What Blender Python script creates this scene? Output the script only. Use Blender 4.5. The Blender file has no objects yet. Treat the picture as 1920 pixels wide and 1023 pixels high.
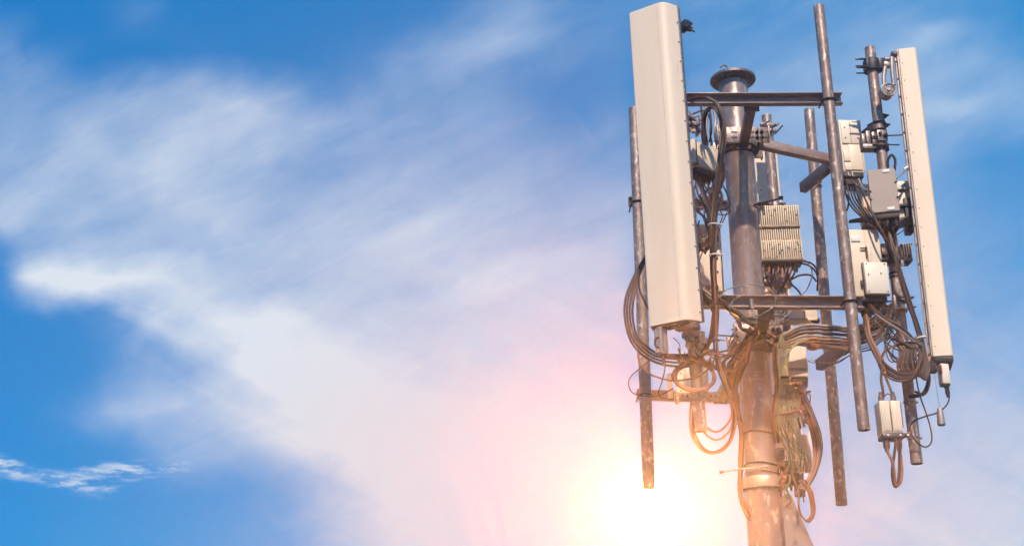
import bpy, bmesh, math, random
from mathutils import Vector, Matrix
R_ = math.radians
random.seed(7)
sc = bpy.context.scene
col = sc.collection

# ------------------------------------------------------------------ camera
CAMZ = 1.6
FPX = 2360.0                    # focal length in photo pixels (photo 1920 x 1023)
PITCH = R_(21.0)
CE, SE = math.cos(PITCH), math.sin(PITCH)
cam_d = bpy.data.cameras.new("camera")
cam_d.sensor_width = 36.0
cam_d.lens = 36.0 * FPX / 1920.0
cam_d.clip_start = 0.1
cam_d.clip_end = 5000
cam = bpy.data.objects.new("camera", cam_d)
cam.location = (0, 0, CAMZ)
cam.rotation_euler = (R_(90) + PITCH, 0, 0)
col.objects.link(cam)
sc.camera = cam

# ------------------------------------------------------------------ exposure
sc.view_settings.view_transform = 'Standard'
sc.view_settings.look = 'None'
sc.view_settings.exposure = 0.0
sc.view_settings.gamma = 1.0
sc.view_settings.use_curve_mapping = False
sc.cycles.use_denoising = True
sc.cycles.max_bounces = 5
sc.cycles.volume_bounces = 0

# ------------------------------------------------------------------ sun
SUN = Vector((-0.01, -0.72, 0.74)).normalized()       # towards the sun
sun_d = bpy.data.lights.new("sun", 'SUN')
sun_d.energy = 5.0
sun_d.angle = R_(0.5)
sun_d.color = (1.0, 0.86, 0.69)
sun = bpy.data.objects.new("sun", sun_d)
sun.rotation_euler = SUN.to_track_quat('Z', 'Y').to_euler()
sun.location = (6, -12, 16)
col.objects.link(sun)

# ------------------------------------------------------------------ sky
def lin(c):
    c /= 255.0
    return c / 12.92 if c <= 0.04045 else ((c + 0.055) / 1.055) ** 2.4

world = bpy.data.worlds.new("World")
sc.world = world
world.use_nodes = True
wt = world.node_tree
wt.nodes.clear()
def N(t, **kw):
    n = wt.nodes.new(t)
    for k, v in kw.items():
        setattr(n, k, v)
    return n
def L(a, b): wt.links.new(a, b)
def setin(sock, v):
    if isinstance(v, bpy.types.NodeSocket): L(v, sock)
    else: sock.default_value = v
def M_(op, a, b=0.0, c=0.0, clamp=False):
    n = N('ShaderNodeMath', operation=op, use_clamp=clamp)
    setin(n.inputs[0], a); setin(n.inputs[1], b); setin(n.inputs[2], c)
    return n.outputs[0]
def MR(v, a, b, c=0.0, d=1.0, smooth=True):
    n = N('ShaderNodeMapRange', interpolation_type='SMOOTHSTEP' if smooth else 'LINEAR')
    setin(n.inputs['Value'], v)
    n.inputs['From Min'].default_value = a; n.inputs['From Max'].default_value = b
    n.inputs['To Min'].default_value = c; n.inputs['To Max'].default_value = d
    return n.outputs['Result']
def DOT(a, v):
    n = N('ShaderNodeVectorMath', operation='DOT_PRODUCT')
    L(a, n.inputs[0]); n.inputs[1].default_value = v
    return n.outputs['Value']
def MIXC(f, a, b, mode='MIX'):
    n = N('ShaderNodeMix', data_type='RGBA', blend_type=mode)
    n.clamp_factor = True
    setin(n.inputs[0], f)
    for s, v in ((n.inputs[6], a), (n.inputs[7], b)):
        if isinstance(v, bpy.types.NodeSocket): L(v, s)
        else: s.default_value = (v[0], v[1], v[2], 1)
    return n.outputs[2]
HAZE = 0.0070
SKY_STRENGTH = 0.1
tc = N('ShaderNodeTexCoord').outputs['Generated']
sky = N('ShaderNodeTexSky', sky_type='NISHITA')
sky.sun_disc = False
sky.sun_elevation = math.asin(SUN.z)
sky.sun_rotation = math.atan2(SUN.x, SUN.y)
# tangent-plane coordinates of the part of the sky that faces the mast (fixed world directions)
fwd = DOT(tc, (0, CE, SE))
fs = M_('MAXIMUM', fwd, 0.15)
s0 = M_('ADD', M_('MULTIPLY', M_('DIVIDE', DOT(tc, (1, 0, 0)), fs), FPX / 1920.0), 0.5)
t0 = M_('SUBTRACT', 0.5, M_('MULTIPLY', M_('DIVIDE', DOT(tc, (0, -SE, CE)), fs), FPX / 1023.0))
comb = N('ShaderNodeCombineXYZ')
L(M_('MULTIPLY', s0, 1.877), comb.inputs[0]); L(t0, comb.inputs[1])
cuv = comb.outputs[0]
def noise(vec, scale, detail=5.0, rough=0.55, rot=0.0, stretch=(1, 1), off=(0, 0, 0), dist=0.0):
    mp = N('ShaderNodeMapping')
    L(vec, mp.inputs[0])
    mp.inputs['Location'].default_value = off
    mp.vector_type = 'TEXTURE'                 # turn first, then stretch along the turned axes
    mp.inputs['Rotation'].default_value = (0, 0, -rot)
    mp.inputs['Scale'].default_value = (1 / stretch[0], 1 / stretch[1], 1)
    n = N('ShaderNodeTexNoise')
    L(mp.outputs[0], n.inputs['Vector'])
    n.inputs['Scale'].default_value = scale
    n.inputs['Detail'].default_value = detail
    n.inputs['Roughness'].default_value = rough
    n.inputs['Distortion'].default_value = dist
    return n
w1 = noise(cuv, 2.8, 5, 0.5)
sep = N('ShaderNodeSeparateColor'); L(w1.outputs['Color'], sep.inputs[0])
s1 = M_('ADD', s0, M_('MULTIPLY', M_('SUBTRACT', sep.outputs[0], 0.5), 0.20))
t1 = M_('ADD', t0, M_('MULTIPLY', M_('SUBTRACT', sep.outputs[1], 0.5), 0.24))
# cloud cover by direction: rows of elevation, columns of azimuth (values = red level of the sky there)
XS = [0, 120, 240, 360, 480, 600, 720, 840, 960, 1100, 1300, 1500, 1700, 1920]
ROWS = [
 (-60, [10, 20, 45, 15, 5, 5, 15, 35, 90, 80, 70, 90, 80, 40]),
 (20,  [15, 25, 70, 25, 0, 5, 20, 60, 125, 85, 85, 100, 110, 45]),
 (110, [105, 40, 20, 40, 15, 30, 85, 125, 130, 75, 85, 120, 145, 130]),
 (200,  [115, 115, 125, 155, 155, 130, 125, 125, 95, 55, 90, 130, 160, 140]),
 (300,  [140, 158, 180, 170, 130, 125, 110, 130, 128, 95, 120, 125, 120, 30]),
 (400,  [160, 145, 150, 165, 145, 155, 148, 160, 158, 145, 150, 140, 110, 60]),
 (470, [50, 145, 160, 150, 160, 172, 175, 180, 175, 165, 165, 150, 100, 75]),
 (535, [10, 225, 225, 180, 155, 165, 180, 185, 185, 175, 165, 150, 110, 95]),
 (600, [0, 20, 130, 235, 235, 190, 180, 190, 195, 185, 170, 155, 125, 110]),
 (690, [0, 30, 110, 150, 238, 230, 200, 200, 205, 190, 170, 160, 135, 130]),
 (780, [5, 70, 145, 160, 195, 228, 236, 225, 218, 195, 180, 170, 155, 150]),
 (865, [15, 30, 60, 140, 165, 215, 240, 240, 230, 200, 190, 180, 175, 165]),
 (940, [20, 30, 35, 40, 60, 160, 225, 240, 230, 205, 195, 190, 188, 185]),
 (1050,[30, 35, 45, 60, 75, 110, 180, 225, 225, 210, 200, 200, 200, 200]),
]
def row(vals):
    n = N('ShaderNodeValToRGB')
    cr = n.color_ramp
    cr.interpolation = 'CARDINAL'
    while len(cr.elements) < len(vals): cr.elements.new(0.5)
    for e, x, v in zip(cr.elements, XS, vals):
        e.position = x / 1920.0
        g = (max(0.0, (lin(v) - 0.012) / 0.80)) ** 0.6      # eased so that the spline stays even
        e.color = (g, g, g, 1)
    L(s1, n.inputs[0])
    return n.outputs[0]
acc = row(ROWS[0][1])
for i in range(1, len(ROWS)):
    f = MR(t1, ROWS[i - 1][0] / 1023.0, ROWS[i][0] / 1023.0, smooth=False)
    acc = MIXC(f, acc, row(ROWS[i][1]))
sepd = N('ShaderNodeSeparateColor'); L(acc, sepd.inputs[0])
g = sepd.outputs[0]
# soft streaks rising to the right, finer wisps on top
st1 = noise(cuv, 2.6, 6, 0.55, rot=R_(28), stretch=(0.55, 2.6), off=(3.1, 0.4, 0), dist=0.4)
st3 = noise(cuv, 2.9, 7, 0.6, rot=R_(-24), stretch=(0.55, 2.6), off=(5.1, 2.4, 0), dist=0.5)
st4 = noise(cuv, 13.0, 6, 0.65, rot=R_(20), stretch=(0.45, 1.8), off=(2.3, 9.4, 0), dist=0.9)
st2 = noise(cuv, 7.5, 7, 0.6, rot=R_(32), stretch=(0.7, 1.9), off=(8.3, 1.4, 0), dist=0.8)
puff = noise(cuv, 5.0, 6, 0.55, off=(1.7, 5.2, 0), dist=0.3)
low = MR(t0, 0.38, 0.62)
stm = M_('ADD', M_('MULTIPLY', st1.outputs[0], M_('SUBTRACT', 1.0, low)), M_('MULTIPLY', st3.outputs[0], low))
nn = M_('ADD', M_('ADD', M_('MULTIPLY', M_('SUBTRACT', stm, 0.5), 0.62), M_('MULTIPLY', M_('SUBTRACT', st4.outputs[0], 0.5), 0.20)),
        M_('ADD', M_('MULTIPLY', M_('SUBTRACT', st2.outputs[0], 0.5), 0.26),
           M_('MULTIPLY', M_('SUBTRACT', puff.outputs[0], 0.5), 0.36)))
gate = M_('MULTIPLY', MR(g, -0.05, 0.35), MR(g, 1.05, 0.7, 0.35, 1.0))
g = M_('ADD', g, M_('MULTIPLY', nn, gate), clamp=True)
# broader strokes of cirrus, each with its own bearing
STW = []
for _o in (1.3, 7.9):
    _w = noise(cuv, 3.5, 5, 0.56, off=(_o, _o * 1.7, 0)); _s = N('ShaderNodeSeparateColor'); L(_w.outputs['Color'], _s.inputs[0]); STW.append(_s)
def stroke(cx, cy, hx, hy, rot, amt, k, sc_=3.5):
    a = M_('MULTIPLY', M_('SUBTRACT', s0, cx / 1920.0), 1.877)
    b = M_('SUBTRACT', t0, cy / 1023.0)
    sw = STW[int(k) % 2]
    a = M_('ADD', a, M_('MULTIPLY', M_('SUBTRACT', sw.outputs[0], 0.5), 0.22))
    b = M_('ADD', b, M_('MULTIPLY', M_('SUBTRACT', sw.outputs[1], 0.5), 0.16))
    c_, s_ = math.cos(rot), math.sin(rot)
    x = M_('DIVIDE', M_('ADD', M_('MULTIPLY', a, c_), M_('MULTIPLY', b, s_)), hx / 1023.0)
    y = M_('DIVIDE', M_('SUBTRACT', M_('MULTIPLY', b, c_), M_('MULTIPLY', a, s_)), hy / 1023.0)
    r = M_('SQRT', M_('ADD', M_('MULTIPLY', x, x), M_('MULTIPLY', y, y)))
    return M_('MULTIPLY', MR(r, 1.0, 0.0), amt)
for a in ((330, 262, 270, 60, R_(-24), 0.13, 1.3), (880, 85, 260, 65, R_(-26), 0.13, 2.9), (1780, 195, 190, 45, R_(-14), 0.25, 4.1),
          (1740, 75, 150, 40, R_(-16), 0.20, 5.3), (270, 590, 340, 52, R_(20), 0.16, 6.7), (490, 705, 120, 75, R_(10), 0.20, 7.9),
          (760, 850, 320, 110, R_(24), 0.16, 9.1), (620, 330, 170, 60, R_(-18), -0.10, 10.3), (960, 500, 230, 60, R_(-22), 0.16, 11.7), (1045, 190, 110, 150, R_(10), -0.16, 12.1)):
    g = M_('ADD', g, stroke(*a), clamp=True)
# the small ragged streak low on the left
def wisp(cx, cy, hx, hy, rot, k, sc_, amp):
    a = M_('SUBTRACT', s0, cx / 1920.0); a = M_('MULTIPLY', a, 1.877)
    b = M_('SUBTRACT', t0, cy / 1023.0)
    wn = noise(cuv, sc_, 6, 0.62, stretch=(0.45, 1.6), off=(k, k * 2, 0))
    b = M_('ADD', b, M_('MULTIPLY', M_('SUBTRACT', wn.outputs[0], 0.5), amp))
    c_, s_ = math.cos(rot), math.sin(rot)
    x = M_('ADD', M_('MULTIPLY', a, c_), M_('MULTIPLY', b, s_))
    y = M_('SUBTRACT', M_('MULTIPLY', b, c_), M_('MULTIPLY', a, s_))
    x = M_('DIVIDE', x, hx / 1023.0); y = M_('DIVIDE', y, hy / 1023.0)
    r = M_('SQRT', M_('ADD', M_('MULTIPLY', x, x), M_('MULTIPLY', y, y)))
    fall = MR(r, 1.0, 0.15)
    br = noise(cuv, sc_ * 2.6, 6, 0.65, stretch=(0.5, 2.0), off=(k + 5, 0, 0))
    return M_('MULTIPLY', fall, MR(br.outputs[0], 0.38, 0.6, 0.0, 1.0))
for a in ((240, 884, 240, 26, R_(-5), 2.0, 9.0, 0.055), (130, 902, 170, 34, R_(6), 4.0, 11.0, 0.06),
          (5, 872, 110, 26, R_(12), 6.0, 12.0, 0.05)):
    g = M_('MAXIMUM', g, M_('MULTIPLY', wisp(*a), 0.78))
d = M_('POWER', M_('MULTIPLY', g, 1.06, clamp=True), 1.5)
# blue: the Nishita sky, deepened; paler towards the right and the horizon
tint = MIXC(1.0, sky.outputs[0], (0.05, 1.05, 1.7), 'MULTIPLY')
pale = MIXC(MR(s0, 0.4, 1.0, 0.0, 0.55), (0.0, 2.1, 6.0), (0.3, 3.6, 7.6))
blue = MIXC(0.75, tint, pale)
cl_cool = (7.4, 8.2, 9.0); cl_lilac = (5.9, 7.3, 8.9)
cloudc = MIXC(MR(s0, 0.25, 0.6), cl_cool, cl_lilac)
cloudc = MIXC(M_('MULTIPLY', MR(t0, 0.55, 0.8), MR(s0, 0.15, 0.35)), cloudc, (7.5, 7.75, 8.25))
skyc = MIXC(d, blue, cloudc)
# warm glow round the low sun, which stands in the picture at the lower middle
def direction(px, py):
    v = Vector((1, 0, 0)) * (px - 960) + Vector((0, CE, SE)) * FPX - Vector((0, -SE, CE)) * (py - 511.5)
    return v.normalized()
GLOW = direction(1215, 958)
cosg = DOT(tc, tuple(GLOW))
ang = M_('ARCCOSINE', M_('MINIMUM', cosg, 0.9999999))     # radians
def gauss(w, amp):
    q = M_('DIVIDE', ang, w)
    return M_('MULTIPLY', M_('EXPONENT', M_('MULTIPLY', M_('MULTIPLY', q, q), -1.0)), amp)
def add_glow(c, w, amp, colr):
    n = N('ShaderNodeMix', data_type='RGBA', blend_type='ADD')
    n.clamp_factor = False
    L(gauss(w, amp), n.inputs[0]); L(c, n.inputs[6]); n.inputs[7].default_value = (*colr, 1)
    return n.outputs[2]
skyc = MIXC(gauss(0.25, 0.55), skyc, (4.4, 5.4, 7.5))
skyc = MIXC(gauss(0.14, 0.92), skyc, (2.0, 3.5, 7.4))
GLOWPOW = 60000.0
skyc = add_glow(skyc, 0.05, 1.4, (0.6, 0.8, 1.0))
skyc = add_glow(skyc, 0.022, 6.0, (1.0, 0.95, 0.9))
skyc = add_glow(skyc, 0.0105, GLOWPOW, (1.0, 0.365, 0.085))
bg = N('ShaderNodeBackground')
L(skyc, bg.inputs[0]); bg.inputs[1].default_value = SKY_STRENGTH
wo = N('ShaderNodeOutputWorld'); L(bg.outputs[0], wo.inputs[0])
world.cycles.sampling_method = 'MANUAL'
world.cycles.sample_map_resolution = 2048

# ------------------------------------------------------------------ helpers
def P(px, py, Y):
    """World point at horizontal distance Y that the camera sees at photo pixel (px, py)."""
    yv = -(py - 511.5) / FPX
    xv = (px - 960.0) / FPX
    k = Y / (CE - yv * SE)
    return Vector((xv * k, Y, CAMZ + k * (SE + yv * CE)))

def mpp(py, Y):
    """Metres per photo pixel at that place."""
    yv = -(py - 511.5) / FPX
    return Y / (CE - yv * SE) / FPX

SPLIT = dict(clamp_plate='clamp_plate', clamp_slots='slot', clamp_bolts='bolt', flange_bolts='bolt', side_screws='screw', clamp_ring='clamp_ring',
             u_bolt='u_bolt', port='port', cover_screws='screw', hatch_screws='screw', base_screws='screw', cover_clips='clip', threaded_rods='threaded_rod',
             connector_base='connector_base', clamp_block='clamp_block', clamp_base='clamp_base', pole_clamp='pole_clamp', mounting_bracket='mounting_bracket',
             tilt_motor='tilt_motor', latch_wire='latch_wire', side_lugs='side_lug', glands='gland', pivot_bolt='bolt', back_box='back_box', side_flange='side_flange',
             vent_slots='vent_slot', seam_strips='seam_strip', handle_slot='handle_slot', base_plate='base_plate', pivot_disc='pivot_disc', tilt_arm='tilt_arm',
             end_cap='end_cap', middle_mount='middle_mount', lower_mount='lower_mount', top_bracket='top_bracket', bottom_bracket='bottom_bracket',
             pole_bracket='pole_bracket', tilt_bracket='tilt_bracket', pivot_bracket='pivot_bracket', back_plate='back_plate', guide_rod='guide_rod',
             actuator_plug='actuator_plug', step_rod='step_rod', hatch_gasket='hatch_gasket')

class MB:
    """Collects shapes that become ONE mesh."""
    def __init__(self):
        self.bm = bmesh.new()
    def _xf(self, verts, M):
        for v in verts: v.co = M @ v.co
    def box(self, M, sx, sy, sz, bev=0.004, seg=2):
        r = bmesh.ops.create_cube(self.bm, size=1.0)
        vs = r['verts']
        for v in vs: v.co = Vector((v.co.x * sx, v.co.y * sy, v.co.z * sz))
        if bev > 0:
            es = list({e for v in vs for e in v.link_edges})
            rb = bmesh.ops.bevel(self.bm, geom=es, offset=min(bev, 0.45 * min(sx, sy, sz)), segments=seg,
                                 affect='EDGES', profile=0.5, clamp_overlap=True)
            vs = list({v for f in rb['faces'] for v in f.verts} | {v for v in vs if v.is_valid})
        self._xf(vs, M)
        return self
    def at(self, M, x, y, z, sx, sy, sz, bev=0.003, rot=None):
        m = M @ Matrix.Translation((x, y, z))
        if rot is not None: m = m @ rot
        return self.box(m, sx, sy, sz, bev)
    def ring(self, c, ax, up, r, n):
        side = ax.cross(up).normalized()
        upn = side.cross(ax).normalized()
        return [self.bm.verts.new(c + side * (r * math.cos(2 * math.pi * i / n)) + upn * (r * math.sin(2 * math.pi * i / n))) for i in range(n)]
    def _skin(self, a, b):
        n = len(a)
        for i in range(n):
            self.bm.faces.new((a[i], a[(i + 1) % n], b[(i + 1) % n], b[i]))
    def cyl(self, p0, p1, r0, r1=None, n=20, bev=0.0):
        p0 = Vector(p0); p1 = Vector(p1)
        r1 = r0 if r1 is None else r1
        ax = (p1 - p0).normalized()
        up = Vector((0, 0, 1)) if abs(ax.z) < 0.9 else Vector((1, 0, 0))
        if bev > 0:
            prof = [(0, r0 - bev), (bev, r0), ((p1 - p0).length - bev, r1), ((p1 - p0).length, r1 - bev)]
        else:
            prof = [(0, r0), ((p1 - p0).length, r1)]
        rings = [self.ring(p0 + ax * h, ax, up, r, n) for h, r in prof]
        for a, b in zip(rings, rings[1:]): self._skin(a, b)
        self.bm.faces.new(rings[0][::-1]); self.bm.faces.new(rings[-1])
        return self
    def pipe(self, p0, p1, r, t=0.005, n=32, seg=1, cap=True):
        """Hollow pipe with an open bottom; the top is closed by a thin plug when cap is set."""
        p0 = Vector(p0); p1 = Vector(p1)
        ax = (p1 - p0).normalized(); up = Vector((0, 1, 0))
        h = (p1 - p0).length
        prof = [(0.25, r - t), (0, r - t), (0, r - 0.001), (0.001, r)]
        prof += [(h * k / seg, r) for k in range(1, seg)]
        prof += [(h - 0.003, r), (h, r - 0.003)]
        rings = [self.ring(p0 + ax * a, ax, up, b, n) for a, b in prof]
        for a, b in zip(rings, rings[1:]): self._skin(a, b)
        self.bm.faces.new(rings[-1]); self.bm.faces.new(rings[0])
        return self
    def lathe(self, M, prof, n=32):
        """prof: (z, r) list along local z."""
        rings = []
        for z, r in prof:
            rings.append([self.bm.verts.new(M @ Vector((r * math.cos(2 * math.pi * i / n), r * math.sin(2 * math.pi * i / n), z))) for i in range(n)])
        for a, b in zip(rings, rings[1:]): self._skin(a, b)
        self.bm.faces.new(rings[0][::-1]); self.bm.faces.new(rings[-1])
        return self
    def tube(self, pts, r, n=8, closed=False, cap=True):
        pts = [Vector(p) for p in pts]
        m = len(pts)
        tang = []
        for i in range(m):
            if closed: t = pts[(i + 1) % m] - pts[i - 1]
            else: t = pts[min(i + 1, m - 1)] - pts[max(i - 1, 0)]
            tang.append(t.normalized() if t.length > 1e-9 else Vector((0, 0, 1)))
        up = Vector((0, 0, 1)) if abs(tang[0].z) < 0.9 else Vector((1, 0, 0))
        u = tang[0].cross(up).normalized()
        rings = []
        for i in range(m):
            u = (u - tang[i] * u.dot(tang[i]))
            u = u.normalized() if u.length > 1e-6 else tang[i].orthogonal().normalized()
            v = tang[i].cross(u)
            rr = r(i / max(1, m - 1)) if callable(r) else r
            rings.append([self.bm.verts.new(pts[i] + u * (rr * math.cos(2 * math.pi * k / n)) + v * (rr * math.sin(2 * math.pi * k / n))) for k in range(n)])
        for a, b in zip(rings, rings[1:]): self._skin(a, b)
        if closed: self._skin(rings[-1], rings[0])
        elif cap:
            self.bm.faces.new(rings[0][::-1]); self.bm.faces.new(rings[-1])
        return self
    def prism(self, M, prof, z0, z1, inset=0.0):
        """Extrude a closed local (x, y) outline from z0 to z1, the end edges softened by inset."""
        c = Vector((sum(p[0] for p in prof) / len(prof), sum(p[1] for p in prof) / len(prof)))
        def rg(z, k):
            out = []
            for p in prof:
                q = Vector(p) - c
                q = c + q * (1 - k / max(q.length, 1e-6))
                out.append(self.bm.verts.new(M @ Vector((q.x, q.y, z))))
            return out
        if inset > 0:
            rings = [rg(z0, inset), rg(z0 + inset, 0), rg(z1 - inset, 0), rg(z1, inset)]
        else:
            rings = [rg(z0, 0), rg(z1, 0)]
        for a, b in zip(rings, rings[1:]): self._skin(a, b)
        self.bm.faces.new(rings[0][::-1]); self.bm.faces.new(rings[-1])
        return self
    def bolt(self, p, ax, r=0.012, h=0.014, shank=0.0):
        """Hexagonal head at p, pointing along ax, with an optional threaded end."""
        p = Vector(p); ax = Vector(ax).normalized()
        self.cyl(p, p + ax * h * 0.25, r * 1.35, n=14)
        self.cyl(p + ax * h * 0.25, p + ax * h, r, n=6)
        if shank: self.cyl(p + ax * h, p + ax * (h + shank), r * 0.55, n=8)
        return self
    def build(self, name, mat, parent=None, sharp=35):
        bmesh.ops.recalc_face_normals(self.bm, faces=self.bm.faces)
        if parent is not None and name in SPLIT:
            groups = self.pieces()
            if len(groups) > 1:
                first = None
                for gset in groups:
                    sub = MB()
                    vm = {v: sub.bm.verts.new(v.co) for f in gset for v in f.verts}
                    for f in gset: sub.bm.faces.new([vm[v] for v in f.verts])
                    o = sub.build(SPLIT[name], mat, parent, sharp) if SPLIT[name] not in SPLIT else sub._one(SPLIT[name], mat, parent, sharp)
                    first = first or o
                self.bm.free()
                return first
            name = SPLIT[name]
        return self._one(name, mat, parent, sharp)
    def pieces(self):
        """Face sets of the separate solids, solids that touch kept together."""
        seen = set(); isl = []
        for f0 in self.bm.faces:
            if f0 in seen: continue
            st = [f0]; seen.add(f0); cur = []
            while st:
                f = st.pop(); cur.append(f)
                for e in f.edges:
                    for g_ in e.link_faces:
                        if g_ not in seen: seen.add(g_); st.append(g_)
            vs = [v.co for f in cur for v in f.verts]
            isl.append((cur, [min(c[i] for c in vs) - 0.002 for i in range(3)], [max(c[i] for c in vs) + 0.002 for i in range(3)]))
        par = list(range(len(isl)))
        def root(i):
            while par[i] != i: i = par[i]
            return i
        for i in range(len(isl)):
            for j in range(i):
                if all(isl[i][1][k] <= isl[j][2][k] and isl[j][1][k] <= isl[i][2][k] for k in range(3)): par[root(i)] = root(j)
        out = {}
        for i, (c, a, b) in enumerate(isl): out.setdefault(root(i), []).extend(c)
        return sorted(out.values(), key=len, reverse=True)
    def _one(self, name, mat, parent=None, sharp=35):
        bmesh.ops.recalc_face_normals(self.bm, faces=self.bm.faces)
        me = bpy.data.meshes.new(name)
        self.bm.to_mesh(me); self.bm.free()
        for p in me.polygons: p.use_smooth = True
        me.set_sharp_from_angle(angle=R_(sharp))
        me.materials.append(mat)
        o = bpy.data.objects.new(name, me)
        col.objects.link(o)
        if parent is not None:
            o.parent = parent
            o.matrix_parent_inverse = Matrix.Translation(-parent.location)
        return o

def thing(name, label, cat, loc, group=None):
    o = bpy.data.objects.new(name, None)
    o.empty_display_size = 0.1
    o.location = loc
    col.objects.link(o)
    return tag(o, label, cat, group)
def tag(o, label, cat, group=None):
    o['label'] = label; o['category'] = cat
    if group: o['group'] = group
    return o

def smooth_path(pts, per=8, closed=False):
    """Catmull-Rom through points."""
    pts = [Vector(p) for p in pts]
    out = []; m = len(pts)
    rng = range(m) if closed else range(m - 1)
    for i in rng:
        if closed: a, b, c, d_ = pts[i - 1], pts[i], pts[(i + 1) % m], pts[(i + 2) % m]
        else: a, b, c, d_ = pts[max(i - 1, 0)], pts[i], pts[i + 1], pts[min(i + 2, m - 1)]
        for k in range(per):
            t = k / per
            out.append(0.5 * ((2 * b) + (c - a) * t + (2 * a - 5 * b + 4 * c - d_) * t * t + (3 * b - a - 3 * c + d_) * t ** 3))
    if not closed: out.append(pts[-1])
    return out

def ubolt(mb, c, r, zr, open_dir, leg, rod=0.006, n=16):
    """A U-bolt round a vertical pipe at c: a half ring of radius r and two legs along open_dir."""
    od = Vector(open_dir).normalized(); sd = Vector((-od.y, od.x, 0))
    pts = [c + sd * r + od * leg]
    for i in range(n + 1):
        a = math.pi * i / n
        pts.append(c + sd * (r * math.cos(a)) - od * (r * math.sin(a)))
    pts.append(c - sd * r + od * leg)
    mb.tube([p + Vector((0, 0, zr)) for p in pts], rod, n=8)
    return mb

def frame(px, py, Y, rz=0.0, rx=0.0, ry=0.0):
    return Matrix.Translation(P(px, py, Y)) @ Matrix.Rotation(R_(rz), 4, 'Z') @ Matrix.Rotation(R_(rx), 4, 'X') @ Matrix.Rotation(R_(ry), 4, 'Y')

# ------------------------------------------------------------------ materials
def mat(name, base, rough=0.5, metal=0.0, var=None, vscale=8.0, stretch=(1, 1, 1), speck=None, sscale=40.0,
        bump=0.0, bscale=60.0, rvar=0.0, spec=0.5, wear=None):
    if metal > 0:                                   # weathered zinc and steel: a warm brown grey
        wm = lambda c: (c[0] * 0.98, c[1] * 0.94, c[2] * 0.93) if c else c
        base, var, speck = wm(base), wm(var), wm(speck)
    m = bpy.data.materials.new(name); m.use_nodes = True
    nt = m.node_tree; b = nt.nodes['Principled BSDF']
    b.inputs['Roughness'].default_value = rough
    b.inputs['Metallic'].default_value = metal
    b.inputs['Specular IOR Level'].default_value = spec
    co = nt.nodes.new('ShaderNodeTexCoord').outputs['Object']
    oi = nt.nodes.new('ShaderNodeObjectInfo')
    ad = nt.nodes.new('ShaderNodeVectorMath'); ad.operation = 'ADD'
    mlt = nt.nodes.new('ShaderNodeMath'); mlt.operation = 'MULTIPLY'; mlt.inputs[1].default_value = 37.0
    nt.links.new(oi.outputs['Random'], mlt.inputs[0])
    nt.links.new(co, ad.inputs[0]); nt.links.new(mlt.outputs[0], ad.inputs[1])
    mp = nt.nodes.new('ShaderNodeMapping'); nt.links.new(ad.outputs[0], mp.inputs[0])
    mp.inputs['Scale'].default_value = stretch
    def no(scale, det=5, rg=0.6, src=None):
        n = nt.nodes.new('ShaderNodeTexNoise'); nt.links.new(src or mp.outputs[0], n.inputs['Vector'])
        n.inputs['Scale'].default_value = scale; n.inputs['Detail'].default_value = det
        n.inputs['Roughness'].default_value = rg
        return n.outputs[0]
    def mr(v, a, b_, c=0.0, d_=1.0):
        n = nt.nodes.new('ShaderNodeMapRange'); nt.links.new(v, n.inputs[0])
        n.inputs[1].default_value = a; n.inputs[2].default_value = b_
        n.inputs[3].default_value = c; n.inputs[4].default_value = d_
        return n.outputs[0]
    def mx(f, a, c):
        n = nt.nodes.new('ShaderNodeMix'); n.data_type = 'RGBA'; nt.links.new(f, n.inputs[0])
        for s, v in ((n.inputs[6], a), (n.inputs[7], c)):
            if isinstance(v, bpy.types.NodeSocket): nt.links.new(v, s)
            else: s.default_value = (*v, 1)
        return n.outputs[2]
    c = base
    if var: c = mx(mr(no(vscale), 0.35, 0.68), base, var)
    if speck: c = mx(mr(no(sscale, 3, 0.5), 0.56, 0.70, 0, 0.9), c, speck)
    if wear: c = mx(mr(no(wear[1], 6, 0.7), wear[2], wear[2] + 0.1), c, wear[0])
    if isinstance(c, bpy.types.NodeSocket): nt.links.new(c, b.inputs['Base Color'])
    else: b.inputs['Base Color'].default_value = (*c, 1)
    if rvar: nt.links.new(mr(no(vscale * 2.3), 0.3, 0.7, max(0.05, rough - rvar), min(1, rough + rvar)), b.inputs['Roughness'])
    if bump:
        bp = nt.nodes.new('ShaderNodeBump'); bp.inputs['Strength'].default_value = bump
        bp.inputs['Distance'].default_value = 0.004
        nt.links.new(no(bscale, 4, 0.6), bp.inputs['Height']); nt.links.new(bp.outputs[0], b.inputs['Normal'])
    return m

MT = {}
MT['galv'] = mat('galvanised_pipe', (0.23, 0.15, 0.12), 0.45, 0.4, (0.38, 0.28, 0.24), 14, (1, 1, 0.6), (0.75, 0.64, 0.57), 30, 0.25, 70, 0.12)
MT['mast'] = mat('mast_steel', (0.30, 0.21, 0.185), 0.36, 0.45, (0.44, 0.33, 0.29), 3.0, (1, 1, 0.45), (0.62, 0.50, 0.43), 22, 0.22, 30, 0.10, wear=((0.20, 0.13, 0.115), 5.0, 0.58))
MT['beam'] = mat('painted_beam', (0.26, 0.185, 0.17), 0.5, 0.25, (0.33, 0.25, 0.235), 9, (0.3, 1, 1), (0.42, 0.34, 0.31), 40, 0.2, 50, 0.1, wear=((0.12, 0.07, 0.055), 9.0, 0.64))
MT['arm'] = mat('dark_arm', (0.10, 0.068, 0.065), 0.45, 0.3, (0.19, 0.135, 0.135), 9, (1, 1, 1), (0.28, 0.21, 0.2), 40, 0.2, 50, 0.1)
MT['dark'] = mat('dark_steel', (0.028, 0.02, 0.02), 0.5, 0.3, (0.06, 0.043, 0.042), 12, bump=0.2, rvar=0.1)
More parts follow.
